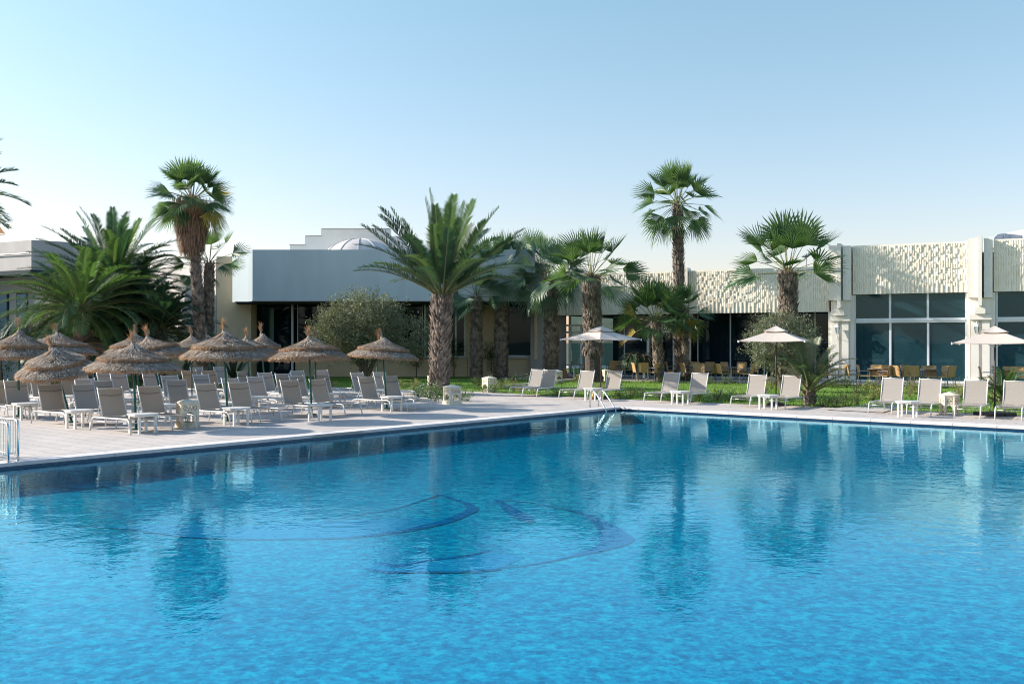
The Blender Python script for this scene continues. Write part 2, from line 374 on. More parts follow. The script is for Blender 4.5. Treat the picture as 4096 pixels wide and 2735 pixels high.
band(mb, [(1400,2062),(1560,2040),(1722,1992),(1760,1981),(1811,1996),(1872,2018),(1888,2040),(1846,2062),(1767,2091),(1623,2123),(1450,2146),(1308,2155),(959,2158),(811,2153),(680,2143),(523,2118),(296,2105)], [.015,.02,.04,.09,.10,.07,.03,.02,.01], FZ+.008)
band(mb, [(1990,2002),(2038,2037),(2085,2069),(2120,2090)], [.04,.1,.14,.06], FZ+.012)
band(mb, [(-60,1998),(150,1978),(331,1957),(520,1935),(697,1913)], .07, FZ+.008)
band(mb, [(105,1940),(331,1957)], .035, FZ+.012)
band(mb, [(520,1892),(697,1913)], .035, FZ+.012)
tag(mb.build('mosaic_line', M_['pool_deep']), kind='structure')
mb = MB()
body = [(300,2107),(523,2120),(680,2145),(811,2155),(959,2160),(1308,2157),(1450,2148),(1623,2125),(1767,2093),(1700,2072),(1500,2078),(1200,2092),(900,2110),(600,2100)]
mb.add([G(x, y, FZ) + Vector((0,0,.004)) for x, y in body], [tuple(range(len(body)))])
body = [(1464,2275),(1496,2251),(1591,2263),(1751,2240),(1959,2207),(2100,2230),(1990,2277),(1891,2289),(1623,2291),(1521,2289)]
mb.add([G(x, y, FZ) + Vector((0,0,.004)) for x, y in body], [tuple(range(len(body)))])
tag(mb.build('mosaic_fill', M_['pool_body']), kind='structure')

# ------------------------------------------------------------ lawn and terrace
A_ = Vector((.894, -.447, 0)); Nn = Vector((-.447, -.894, 0)); OB = Vector((16.25, 49.2, 0))
def B(s, n, z=0):
    q = OB + A_*s + Nn*n; return Vector((q.x, q.y, z))
border = [(-60, 44.5), (-22, 43.6), (-8.4, 42), (-3.6, 41.5), (-1.4, 40.2), (1.2, 37.3), (3.77, 34.9), (7.1, 32.3), (9.87, 30.4), (13.6, 27.2), (26, 18)]
far = [(50, 20), (50, 75), (-60, 75)]
mb = MB(); poly = [Vector((x, y, .012)) for x, y in border + far]
mb.add(poly, [tuple(range(len(poly)))])
tag(mb.build('lawn', M_['lawn']), kind='structure')
def inpoly(x, y, poly):
    c = False; n = len(poly)
    for i in range(n):
        x1, y1 = poly[i]; x2, y2 = poly[(i+1)%n]
        if (y1 > y) != (y2 > y) and x < (x2-x1)*(y-y1)/(y2-y1)+x1: c = not c
    return c
# grass blades
rnd = random.Random(5); mb = MB(); cnt = 0
lp = border + far
while cnt < 42000:
    Y = 27 + 25*rnd.random(); X = rnd.uniform(-.3*Y, .56*Y)
    if not inpoly(X, Y, lp): continue
    rel = Vector((X, Y, 0)) - OB
    if rel.dot(Nn) < 3.4 and rel.dot(A_) > -16.5: continue
    cnt += 1
    a = rnd.random()*6.28; h = rnd.uniform(.04, .10); w = .012
    dx, dy = math.cos(a)*w, math.sin(a)*w; lx, ly = rnd.uniform(-.03,.03), rnd.uniform(-.03,.03)
    mb.add([(X-dx,Y-dy,.01),(X+dx,Y+dy,.01),(X+lx,Y+ly,.01+h)], [(0,1,2)])
tag(mb.build('grass', M_['grass']), 'short green lawn grass between the pool deck and the buildings', 'grass', kind='stuff')
# terrace slab (right building)
mb = MB()
tp = [B(-17, 3.6), B(22, 3.6), B(22, -14), B(-17, -14)]
mb.prism([(p.x, p.y) for p in tp], -.05, .06)
tag(mb.build('terrace', M_['terrace']), kind='structure')
# stone kerb of path
mb = MB()
def kerb(px, w=.14, h=.14):
    pts = [G(x, y) for x, y in px]
    for a, b in zip(pts, pts[1:]): mb.bar(a+Vector((0,0,h/2)), b+Vector((0,0,h/2)), w, h)
kerb([(2010,1552),(2070,1548),(2130,1543),(2170,1535)])
kerb([(2215,1537),(2260,1528),(2330,1523)])
tag(mb.build('kerb', M_['stone']), kind='structure')
mb = MB()
q = [G(3300,1641), G(3530,1652), G(3640,1622), G(3470,1618)]
mb.add([p+Vector((0,0,.02)) for p in q], [(0,1,2,3)])
tag(mb.build('path', M_['deck']), kind='structure')

# ------------------------------------------------------------ buildings
def relief(mb, s0, s1, z0, z1, n0, seed, cw=.105):
    rn = random.Random(seed); ncol = int((s1-s0)/cw); cw = (s1-s0)/ncol
    prev = None
    for i in range(ncol):
        z = z1; off = rn.uniform(.1, .4)*(1 if i % 2 else .5); first = True
        a = s0+i*cw; wdt = cw*rn.uniform(.66, .9)
        lvl = rn.random() < .5
        while z > z0+1e-4:
            h = off if first else rn.uniform(.12, .34); first = False
            zb = max(z0, z-h)
            if zb - z0 < .26: zb = z0; lvl = i % 2 == 0
            d = .046 if lvl else .014; d += rn.uniform(-.005, .005)
            # half-hexagonal rib
            c0, c1 = B(a+cw*.04, n0), B(a+cw*.25, n0+d); c2, c3 = B(a+wdt-.012, n0+d), B(a+wdt+.008, n0)
            vs = []
            for zz in (zb, z):
                for c in (c0, c1, c2, c3): vs.append((c.x, c.y, zz))
            mb.add(vs, [(0,1,5,4),(1,2,6,5),(2,3,7,6),(3,2,1,0),(4,5,6,7)])
            lvl = not lvl if rn.random() < .85 else lvl
            z = zb
def bbox(mb, s0, s1, n0, n1, z0, z1):
    q = [B(s0,n0), B(s1,n0), B(s1,n1), B(s0,n1)]
    mb.prism([(p.x,p.y) for p in q], z0, z1)
rb = empty('pavilion_building', B(0,0), 'cream restaurant pavilion with carved relief parapets above wide dark glass, on the right', 'building')
def part(mb, name, mats, parent, smooth=False):
    o = mb.build(name, mats, None, smooth); M = parent.matrix_basis.copy()
    loc = Vector(parent.location)
    o.data.transform(Matrix.Translation(-loc) if parent.rotation_euler.z == 0 else (Matrix.Rotation(-parent.rotation_euler.z, 4, 'Z') @ Matrix.Translation(-loc)))
    o.parent = parent; return o
ZL0, ZL1, ZH0, ZH1 = 3.5, 5.76, 4.33, 6.72
for (s0, s1, z0, z1, sd) in ((-15.4, -8.12, ZL0, ZL1, 1), (-7.72, -.56, ZL0, ZL1, 2), (.56, 5.72, ZH0, ZH1, 3), (6.8, 12.4, ZH0, ZH1+.03, 4), (13.4, 19, ZH0, ZH1, 6)):
    mb = MB(); bbox(mb, s0, s1, -.5, 0, z0, z1); relief(mb, s0, s1, z0+.002, z1-.06, 0, sd)
    part(mb, 'relief_parapet', M_['relief'], rb)
mb = MB()
bbox(mb, -17, -.4, -14, -.55, ZL0+.1, ZL1-.5)
bbox(mb, -.4, 19, -14, -.55, ZH0+.05, ZH1-.5)
bbox(mb, -17, -15.42, -1.5, 0, .06, ZL1)
bbox(mb, -17, 19, -14, -13.7, 0, 4.4)
part(mb, 'wall', M_['stucco'], rb)
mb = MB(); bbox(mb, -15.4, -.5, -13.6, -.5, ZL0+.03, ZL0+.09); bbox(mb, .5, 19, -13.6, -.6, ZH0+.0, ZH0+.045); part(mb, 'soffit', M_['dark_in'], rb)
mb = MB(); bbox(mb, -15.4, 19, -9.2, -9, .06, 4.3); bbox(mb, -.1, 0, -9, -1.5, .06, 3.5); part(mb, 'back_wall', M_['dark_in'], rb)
for k, (sc, narrow) in enumerate(((0, 0), (6.26, 0), (12.9, 0))):
    mb = MB(); zt = 6.76 + (.08 if k else 0)
    bbox(mb, sc-.53, sc-.02, -.5, .34, 4.05, zt-.02); bbox(mb, sc+.14, sc+.50, -.5, .34, 4.05, zt-.05)
    bbox(mb, sc-.10, sc+.06, -.4, .52, 3.67, zt+.06)
    bbox(mb, sc-.44, sc+.42, -.5, .18, 3.3, 4.04); bbox(mb, sc-.25, sc+.20, .18, .34, 3.3, 3.64)
    bbox(mb, sc-.48, sc+.46, -.5, .22, 3.03, 3.29)
    bbox(mb, sc-.42, sc-.08, -.5, .12, .06, 3.02); bbox(mb, sc+.06, sc+.38, -.5, .12, .06, 3.02); bbox(mb, sc-.1, sc+.1, -.5, .0, .06, 3.02)
    bbox(mb, sc+.4, sc+.62, -.6, .0, .06, 4.3); bbox(mb, sc-.6, sc-.44, -.6, .0, .06, 4.3 if k else 3.49)
    bbox(mb, sc-.5, sc+.48, -.5, .2, .06, .22)
    part(mb, 'pilaster', M_['pilaster'], rb)
mb = MB(); bbox(mb, -8.1, -7.74, -.5, .18, .06, 5.92); bbox(mb, -8.2, -7.64, -.5, .1, 3.2, 3.5); part(mb, 'pilaster', M_['pilaster'], rb)
# window bays, high
def bay(s0, s1, z0, z1, cuts, n, tr=None, fw=.07):
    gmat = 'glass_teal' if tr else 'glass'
    fm = MB(); gm = MB(); 
    bbox(fm, s0, s1, n-.05, n+.05, z0, z0+.09); bbox(fm, s0, s0+fw, n-.05, n+.05, z0+.09, z1); bbox(fm, s1-fw, s1, n-.05, n+.05, z0+.09, z1)
    if tr: bbox(fm, s0+fw, s1-fw, n-.06, n+.07, tr[0], tr[1]); bbox(fm, s0+fw, s1-fw, n+.07, n+.10, tr[0]+.09, tr[0]+.13)
    for c in cuts:
        if tr: bbox(fm, c-.05, c+.05, n-.04, n+.04, z0+.09, tr[0]); bbox(fm, c-.06, c+.04, n-.04, n+.04, tr[1], z1)
        else: bbox(fm, c-.03, c+.03, n-.04, n+.04, z0+.09, z1)
    f = part(fm, 'window_frame', M_['alu'], rb)
    a, b_ = B(s0+fw, n), B(s1-fw, n); d = rb.location
    gm.add([(a.x-d.x,a.y-d.y,z0+.09),(b_.x-d.x,b_.y-d.y,z0+.09),(b_.x-d.x,b_.y-d.y,z1),(a.x-d.x,a.y-d.y,z1)], [(0,1,2,3)])
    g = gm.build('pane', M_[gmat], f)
bay(.62, 5.66, .06, 4.32, (2.28, 3.98), -.2, (2.93, 3.15))
bay(6.9, 12.3, .06, 4.32, (8.7, 10.5), -.2, (2.93, 3.15))
bay(-7.7, -.6, .06, 3.52, (-5.9, -4.1, -1.5), -1.6, None, .04)
bay(-15.3, -8.2, .06, 3.52, (-11.9, -10.4), -1.6, None, .12)
# glazed doors with white frames
def door(px0, px1, ytop, ymid):
    def s_at(x):
        # facade plane n=-1.4
        k = (x-CX)/F; o = OB + Nn*(-1.35)
        return (k*o.y - o.x)/(A_.x - k*A_.y)
    s0, s1 = s_at(px0), s_at(px1); mb = MB()
    for s in (s0, s1-.14, (s0+s1)/2-.07): bbox(mb, s, s+.14, -1.42, -1.3, .06, 2.9)
    bbox(mb, s0+.142, s1-.142, -1.42, -1.31, 2.5, 2.62); bbox(mb, s0, s1, -1.42, -1.3, 2.902, 3.0)
    dr = part(mb, 'door', M_['alu'], rb)
    h = MB(); c = B((s0+s1)/2+.12, -1.26); d = rb.location
    h.tube([(c.x-d.x, c.y-d.y, .9), (c.x-d.x, c.y-d.y, 1.5)], .02); h.build('handle', M_['steel'], dr)
door(2229, 2331, 0, 0); door(2588, 2702, 0, 0)
# wall lamps
def wall_lamp(s, label):
    r = empty('wall_lamp', B(s, .14, 2.35), label, 'lamp', 'lantern lamps on the pilasters')
    r.rotation_euler.z = math.atan2(A_.y, A_.x)
    mb = MB(); mb.tube([(0,0,-.15),(0,-.12,-.12),(0,-.2,-.02),(0,-.2,.03)], .012, 6); mb.box((-.05,-.0,-.22),(.05,.02,-.04)); mb.build('bracket', M_['rope'], r)
    mb = MB(); 
    for k in range(6):
        a = k*math.pi/3; mb.bar((.07*math.cos(a), -.2+.07*math.sin(a), .04), (.12*math.cos(a), -.2+.12*math.sin(a), .36), .014)
    mb.lathe([(0,.02),(.08,.03),(.08,.05),(0,.05)], 6, (0,-.2,0)); mb.lathe([(.15,.36),(.13,.40),(.03,.52),(.03,.56),(0,.6)], 6, (0,-.2,0)); mb.build('cage', M_['rope'], r)
    mb = MB(); mb.lathe([(.065,.05),(.112,.355)], 6, (0,-.2,0)); mb.build('shade', M_['glass_lamp'], r)
wall_lamp(-.12, 'small lantern lamp on the cream pilaster left of the tall windows')
wall_lamp(6.1, 'small lantern lamp on the cream pilaster beside the far right parasol')
# roof duct
mb = MB()
p0 = B(8.6, -2.5)
def dq(x): return Vector(((x-CX)/F*47.5, 47.5, 0))
pa = [(D(3975,0,47.5).x, 6.72), (D(3977,0,47.5).x, 6.98), (D(3990,0,47.5).x, 7.12), (D(4012,0,47.5).x, 7.18), (D(4090,0,47.5).x, 7.08), (D(4090,0,47.5).x, 6.5), (D(3975,0,47.5).x, 6.5)]
vs = [Vector((x, 47.5, z)) for x, z in pa] + [Vector((x+.2, 49, z)) for x, z in pa]; n = len(pa)
mb.add(vs, [tuple(range(n)), tuple(range(2*n-1, n-1, -1))] + [(i, n+i, n+(i+1)%n, (i+1)%n) for i in range(n)])
for x in (4016, 4042): mb.box((D(x,0,47.5).x-.02, 47.46, 6.4), (D(x,0,47.5).x+.02, 47.49, 7.17))
mb.box((D(4088,0,47.5).x, 47.3, 6.3), (D(4088,0,47.5).x+1.2, 49, 7.35))
o = tag(mb.build('roof_duct', M_['duct']), 'grey curved metal ventilation duct on the roof at the far right', 'duct')

mb = MB(); a = D(3226, 1072, 50); mb.tube([(a.x, a.y, 5.2), (a.x, a.y, 6.2)], .015, 5)
tag(mb.build('roof_antenna', M_['chair_metal']), 'thin dark rod standing on the low roof left of the taller parapet', 'antenna')
# left building
lb = empty('flat_roofed_building', (-7, 56, 0), 'low building with broad plain grey fascia over dark windows, behind the middle palms', 'building')
def bx3(mb, x0, x1, y0, y1, z0, z1): mb.box((x0,y0,z0),(x1,y1,z1))
Xl = (1010-CX)/F*54; Xr = (2140-CX)/F*54
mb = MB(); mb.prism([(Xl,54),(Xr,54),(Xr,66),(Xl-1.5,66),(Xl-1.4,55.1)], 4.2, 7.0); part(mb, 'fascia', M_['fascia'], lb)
mb = MB(); mb.prism([(Xl-.01,53.95),(Xr,53.95),(Xr,53.998),(Xl-.01,53.998)], 4.2, 4.27); part(mb, 'drip_edge', M_['stucco'], lb)
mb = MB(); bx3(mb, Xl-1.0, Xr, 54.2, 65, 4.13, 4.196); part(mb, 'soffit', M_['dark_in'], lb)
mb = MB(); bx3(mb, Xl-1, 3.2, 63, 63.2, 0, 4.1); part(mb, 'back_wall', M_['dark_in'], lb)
def X57(x, Y=57): return (x-CX)/F*Y
mb = MB(); bx3(mb, X57(1180), X57(1868), 57.1, 57.4, 0, 1.06); bx3(mb, X57(1862), X57(1950), 57.1, 57.4, 1.062, 4.12); bx3(mb, X57(1870), X57(2235), 57.12, 57.42, 0, 1.055)
bx3(mb, X57(1950)+.002, X57(2012), 57.1, 57.4, 1.062, 4.12); bx3(mb, X57(2137), X57(2172), 56.6, 57.4, 1.0, 4.12); bx3(mb, X57(2172)+.002, X57(2225), 57.1, 57.4, .06, 4.12)
part(mb, 'wall', M_['stucco_warm'], lb)
mb = MB(); bx3(mb, X57(1670), X57(1868), 56.98, 57.16, 1.064, 1.13); part(mb, 'window_sill', M_['stucco'], lb); mb = MB(); bx3(mb, X57(2010), X57(2150), 56.96, 57.14, 1.06, 1.16); part(mb, 'window_sill', M_['stucco'], lb)
def lwin(x0, x1, z0, cuts, w=.12):
    fm = MB(); a, b_ = X57(x0), X57(x1)
    bx3(fm, a, b_, 57.2, 57.3, z0, z0+.07); bx3(fm, a, a+w, 57.2, 57.3, z0+.07, 4.12); bx3(fm, b_-w, b_, 57.2, 57.3, z0+.07, 4.12)
    for c in cuts: bx3(fm, X57(c)-w/2, X57(c)+w/2, 57.2, 57.3, z0+.07, 4.12)
    f = part(fm, 'window_frame', M_['alu'], lb)
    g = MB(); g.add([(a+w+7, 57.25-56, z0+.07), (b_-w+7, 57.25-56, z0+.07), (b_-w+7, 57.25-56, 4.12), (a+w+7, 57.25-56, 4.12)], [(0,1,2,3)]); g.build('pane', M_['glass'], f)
lwin(966, 1170, 0.05, (1018,), .12); lwin(1186, 1690, 1.13, (1500,), .04); lwin(1695, 1862, 1.13, (1822,), .1); lwin(2016, 2135, 1.16, (), .04)
mb = MB(); Xw0 = X57(866, 56); mb.prism([(Xw0, 56), (X57(1004, 56), 56), (X57(1004, 56), 57.5), (Xl-1.6, 66), (Xw0-2, 66)], 0, 4.12); 
mb.prism([(Xw0, 56), (Xl-1.41, 56), (Xl-1.52, 66), (Xw0-2, 66)], 4.122, 6.8)
part(mb, 'wall', M_['stucco_warm'], lb)
# lit wall between the palms
mb = MB(); a = D(610, 0, 63); b_ = D(864, 0, 57)
mb.prism([(a.x, a.y), (b_.x, b_.y), (b_.x-1, 66), (a.x, 68)], 0, 6.7)
tag(mb.build('side_wing', M_['stucco']), 'pale sunlit building wing seen between the date palm and the tall shaggy palm', 'building')
# roof stepped parapet + dome
sp = empty('stepped_parapet', (-12, 62, 6), 'stepped cream wall rising above the flat roof behind the date palm', 'wall')
mb = MB(); Yp = 62
for x0, x1, yt in ((1160,1220,982), (1220,1284,946), (1284,1560,918), (1560,1622,946), (1622,1690,982)):
    a = D(x0, yt, Yp); b_ = D(x1, yt, Yp); bx3(mb, a.x, b_.x, Yp, Yp+.6, 6, a.z)
part(mb, 'wall', M_['pilaster'], sp)
mb = MB()
for x0, x1, yt in ((1158,1222,982), (1222.2,1286,946), (1286.2,1560,918)):
    a = D(x0, yt, Yp); b_ = D(x1, yt, Yp); bx3(mb, a.x, b_.x, Yp-.05, Yp+.65, a.z+.002, a.z+.06)
part(mb, 'cap', M_['stucco'], sp)
dm = empty('roof_dome', D(1440, 1005, 59.5), 'shallow ribbed white dome on the roof in front of the stepped wall', 'dome')
dm.location.z = 6.6
mb = MB(); a_ = 2.3; prof = []
for i in range(13):
    th = i/12*math.pi/2; prof.append((a_*math.cos(th), 1.55*math.sin(th)))
mb.lathe(prof, 48); mb.build('shell', M_['dome'], dm, True)
mb = MB()
for k in range(12):
    an = k*math.pi/6+.1; mb.tube([(r*1.004*math.cos(an), r*1.004*math.sin(an), z+.01) for r, z in prof], .03, 5)
mb.build('rib', M_['stucco'], dm)
mb = MB(); mb.lathe([(a_+.06,-.3),(a_+.06,.05),(a_-.05,.05)], 48); mb.build('base_ring', M_['stucco'], dm)
# far left building
fb = empty('terrace_building', (-24.1, 50, 0), 'white corner building behind the left palm with shadowed upper terrace, at the left edge', 'building')
mb = MB(); pts = [(-30, 53.4), (-24.14, 50), (-22.6, 51.2), (-22.0, 60), (-30, 62)]
mb.prism(pts, 5.62, 7.12); mb.prism([(-30, 54.6), (-24.2, 51.3), (-22.65, 52.2), (-22.1, 60), (-30, 62)], 0, 5.4)
part(mb, 'wall', M_['stucco'], fb)
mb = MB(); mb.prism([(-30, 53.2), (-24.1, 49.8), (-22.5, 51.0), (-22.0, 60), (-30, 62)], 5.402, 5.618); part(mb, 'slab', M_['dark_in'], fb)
mb = MB(); mb.tube([(-30, 53.3, 6.5), (-24.2, 49.93, 6.45)], .03, 6); part(mb, 'rail', M_['chair_metal'], fb)
for i in range(3):
    mb = MB(); q = Vector((-25.2-i*1.4, 51.85+i*.79, 0)); d = Vector((-.87, .5, 0)); nn = Vector((-.5, -.87, 0))*.06
    c = [q+nn, q+d*.9+nn, q+d*.9, q]; mb.prism([(p.x, p.y) for p in c], 2.2, 4.6); f = part(mb, 'window', M_['dark_in'], fb)
    g = MB(); c2 = [q+nn*1.3+d*.08, q+nn*1.3+d*.82]; L = fb.location
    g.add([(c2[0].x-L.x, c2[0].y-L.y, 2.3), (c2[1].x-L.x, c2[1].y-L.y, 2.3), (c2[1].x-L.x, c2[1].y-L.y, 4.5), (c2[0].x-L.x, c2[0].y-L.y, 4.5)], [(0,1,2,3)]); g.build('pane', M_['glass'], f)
mb = MB(); mb.box((-37, 45.5, 0), (-32, 59, 7.2)); mb.box((-37.05, 45.45, 7.202), (-31.95, 59.05, 7.35))  # unseen block, added only to cast shade on the far left building
tag(mb.build('added_shade_block', M_['stucco']), 'plain white block added just outside the left edge for shading its neighbour', 'building')
# garden wall closing the left background
mb = MB(); mb.box((-34, 58.5, 0), (-15.7, 58.9, 2.6)); mb.box((-34, 58.45, 2.602), (-15.7, 58.95, 2.7))
tag(mb.build('garden_wall', M_['stucco_warm']), 'low pale wall behind the big date palms on the left', 'wall')
# shade sail corner
mb = MB(); a = D(22, 937, 40); mb.add([a, D(-10, 893, 41), D(-200, 700, 43), D(-260, 960, 40), D(-20, 931, 40), a+Vector((0,.03,-.02)), D(-260,964,40.1)], [(0,1,2,3,4),(0,5,6,3)])
mb.tube([D(-260,960,40), (D(-260,960,40).x, 40, 0)], .06, 8)
tag(mb.build('shade_sail', M_['sail']), 'orange corner of a fabric shade sail against the sky at the left edge', 'shade sail')

# ------------------------------------------------------------ palms
def trunk(mb, base, top, r0, r1, seed, boots=True, bend=0.0, zs=0.0):
    rn = random.Random(seed); base = Vector(base); top = Vector(top); n = 14
    pts = []; rs = []
    for i in range(n+1):
        t_ = i/n; p = base.lerp(top, t_); p.x += bend*math.sin(math.pi*t_)
        pts.append(p); rs.append((r0*(1-t_)+r1*t_)*(1+.25*max(0, 1-t_*9)) * .88)
    mb.mi = 0; mb.tube(pts, rs, 12)
    if not boots: return
    L = (top-base).length; step = .115; k = 0; z = zs*L+.05
    mb.mi = 1
    while z < L:
        t_ = z/L; p = base.lerp(top, t_); p.x += bend*math.sin(math.pi*t_); r = (r0*(1-t_)+r1*t_)*.86
        m_ = max(9, int(2*math.pi*r/.13))
        for j in range(m_):
            a = 2*math.pi*(j+.5*(k%2)+rn.uniform(-.2,.2))/m_; c, s = math.cos(a), math.sin(a)
            w = .075*rn.uniform(.8,1.3); h = rn.uniform(.12,.26); o = rn.uniform(.05,.16)
            q = Vector((p.x+c*r, p.y+s*r, p.z+rn.uniform(-.03,.03))); tx = Vector((-s, c, 0)); rd = Vector((c, s, 0))
            mb.add([q-tx*w, q+tx*w, q+Vector((0,0,-.07))+rd*.03, q+rd*o+tx*w*.35+Vector((0,0,h)), q+rd*o-tx*w*.35+Vector((0,0,h))], [(0,2,4),(2,1,3),(2,3,4),(0,4,3,1)])
        z += step; k += 1
def fan_leaf(mb, o, az, el, lp, Rb, rn, pitch=0, nseg=20, sag=.25, leafmat=1, petmat=0):
    d = Vector((math.cos(az)*math.cos(el), math.sin(az)*math.cos(el), math.sin(el)))
    pts = [o.copy()]; dd = d.copy()
    for i in range(4):
        pts.append(pts[-1] + dd*(lp/4)); dd = (dd + Vector((0,0,-.02-sag*.14))).normalized()
    mb.mi = petmat; mb.tube(pts, [.022,.018,.015,.012,.012], 4, False)
    hub = pts[-1]; ax = dd
    side = ax.cross(Vector((0,0,1)))
    if side.length < .15: side = Vector((-math.sin(az), math.cos(az), 0))
    side.normalize(); nrm = side.cross(ax).normalized()
    # roll + pitch
    ro = rn.uniform(-.9, .9); side, nrm = side*math.cos(ro)+nrm*math.sin(ro), nrm*math.cos(ro)-side*math.sin(ro)
    pi_ = pitch*.55 + rn.uniform(-.25,.2); ax, nrm = ax*math.cos(pi_)-nrm*math.sin(pi_), nrm*math.cos(pi_)+ax*math.sin(pi_)
    mb.mi = leafmat; span = R(rn.uniform(58, 92)); st = 2*span/nseg
    cup = rn.uniform(.15, .5)
    for i in range(nseg):
        a = -span + st*(i+.5); fo = 1-.30*(abs(a)/span)**2; fo *= rn.uniform(.9, 1.06)
        dr = ax*math.cos(a) + side*math.sin(a); pr = side*math.cos(a) - ax*math.sin(a)
        dr = (dr + nrm*cup*abs(math.sin(a))).normalized()
        m1 = hub + dr*(Rb*.42*fo); m2 = hub + dr*(Rb*.74*fo) + Vector((0,0,-Rb*.04*sag*2))
        tp = hub + dr*(Rb*fo) + Vector((0,0,-Rb*rn.uniform(.03,.18)*(.2+sag*1.8))) + pr*(Rb*rn.uniform(-.05,.05))
        w = Rb*.42*math.tan(st/2)*.98; fold = nrm*(w*.45)
        mb.add([hub, m1-pr*w-fold, m1+fold*.6, m1+pr*w-fold, m2-pr*w*.72, m2+pr*w*.72, tp], [(0,1,2),(0,2,3),(1,4,2),(2,5,3),(2,4,5),(4,6,5)])
def fan_crown(mb, o, n, lp, Rb, el0, el1, seed, pitch0=0, pitch1=.5, mat=1, squash=1.0, yellow=0, azb=None, pw=1.0):
    rn = random.Random(seed); az = rn.random()*6
    for i in range(n):
        t_ = (i+.5)/n; el = R(el0 + (el1-el0)*t_**pw) + rn.uniform(-.12,.12); az += 2.39996 + rn.uniform(-.25,.25)
        q = o + Vector((math.cos(az)*.08, math.sin(az)*.08, .25*(1-t_)-.1))
        l = lp*rn.uniform(.85,1.12)*(.80+.20*min(1, t_*2.2)); rb_ = Rb*1.12*rn.uniform(.88,1.1)
        mt = mat if rn.random() > yellow*t_ else 3
        fan_leaf(mb, q, az, el, l, rb_, rn, pitch0+(pitch1-pitch0)*t_, sag=.05+.75*t_*t_*(1 if el1 < -25 else .35), leafmat=mt, petmat=0)
def skirt(mb, o, h, r0, r1, n, seed, mi=2):
    rn = random.Random(seed); mb.mi = mi
    for i in range(n):
        a = rn.random()*6.28; t_ = rn.random()**.8; z = -h*t_; rr = (r0*(1-t_)+r1*t_)*rn.uniform(.55, 1.0)
        q = o + Vector((math.cos(a)*rr, math.sin(a)*rr, z)); L = rn.uniform(.35, .8)*min(1, h); w = rn.uniform(.012, .035)
        tx = Vector((-math.sin(a), math.cos(a), 0)); e = q + Vector((math.cos(a)*rn.uniform(-.08,.12), math.sin(a)*rn.uniform(-.08,.12), -L)) + tx*rn.uniform(-.1,.1)
        m_ = q.lerp(e, .5)+Vector((math.cos(a),math.sin(a),0))*.05
        mb.add([q-tx*w*.4, q+tx*w*.4, m_+tx*w, e, m_-tx*w], [(0,1,2,4),(4,2,3)])
LEAF_F = lambda a='fan_leaf': [M_['rachis'], M_[a], M_['dead_leaf'], M_['yellow_leaf']]
def fan_palm(name, label, bpx, Y, top, r0, r1, n, lp, Rb, el0, el1, seed, mat='fan_leaf', bend=0, sk=None, boots=True, yellow=0, p0=0, p1=.5, zs=0., group='fan palms around the lawn', low_skirt=None, pw=1.0):
    base = Vector(((bpx-CX)/F*Y, Y, .0)); tp = D(top[0], top[1], Y)
    root = empty(name, base, label, 'palm tree', group)
    mb = MB(); trunk(mb, Vector((0,0,0)), tp-base, r0, r1, seed, boots, bend, zs)
    mb.build('trunk', [M_['bark'], M_['bark2']], root)
    mb = MB(); fan_crown(mb, tp-base+Vector((0,0,.05)), n, lp, Rb, el0, el1, seed, p0, p1, 1, yellow=yellow, pw=pw)
    mb.build('crown', LEAF_F(mat), root)
    if sk:
        mb = MB(); skirt(mb, tp-base+Vector((0,0,.25)), sk[0], sk[1], sk[2], sk[3], seed, 0); mb.build('dead_skirt', M_['dead_leaf'], root)
    if low_skirt:
        mb = MB(); z, h, r, k = low_skirt; t_ = z/(tp-base).z
        skirt(mb, (tp-base)*t_, h, r, r*1.05, k, seed+1, 0); mb.build('dead_skirt', M_['bark2'], root)
    return root
def frond(mb, o, az, el, L, bend, rn, nl=60, ll=.50, vee=.5, leafmat=1, twist=0, side_bend=0, lw=.02, petiole=.16):
    pts = [o.copy()]; ns = 14; e = el; a = az
    for i in range(ns):
        pts.append(pts[-1] + Vector((math.cos(a)*math.cos(e), math.sin(a)*math.cos(e), math.sin(e)))*(L/ns)); e -= bend/ns*(.5+1.2*i/ns); a += side_bend/ns
    mb.mi = 0; mb.tube(pts, [.035*(1-i/ns*.88) for i in range(ns+1)], 4, False)
    mb.mi = leafmat
    for i in range(nl):
        t_ = petiole + (1-petiole)*(i/(nl-1)); f = t_*ns; k = min(int(f), ns-1); p = pts[k].lerp(pts[k+1], f-k); d = (pts[k+1]-pts[k]).normalized()
        s = d.cross(Vector((0,0,1)))
        if s.length < .1: s = Vector((-math.sin(az), math.cos(az), 0))
        s.normalize(); n_ = s.cross(d).normalized()
        prof = ll*(.35+.65*math.sin(min(1, (t_-petiole)/(1-petiole)*1.15+.12)*math.pi*.72)) if t_ < .9 else ll*(.78-4*(t_-.9))
        for sg in (-1, 1):
            fw = .45+.65*t_+rn.uniform(-.12,.12); vv = vee*.8+rn.uniform(-.22,.22)
            u = (s*sg + d*fw + n_*vv).normalized(); w = lw*rn.uniform(.85,1.2)
            lt = prof*rn.uniform(.85,1.1); m_ = p + u*lt*.45; tp = p + u*lt + Vector((0,0,-lt*.13))
            x = u.cross(n_).normalized()*w
            mb.add([p-x*.6, p+x*.6, m_+x, tp, m_-x], [(0,1,2,4),(4,2,3)])
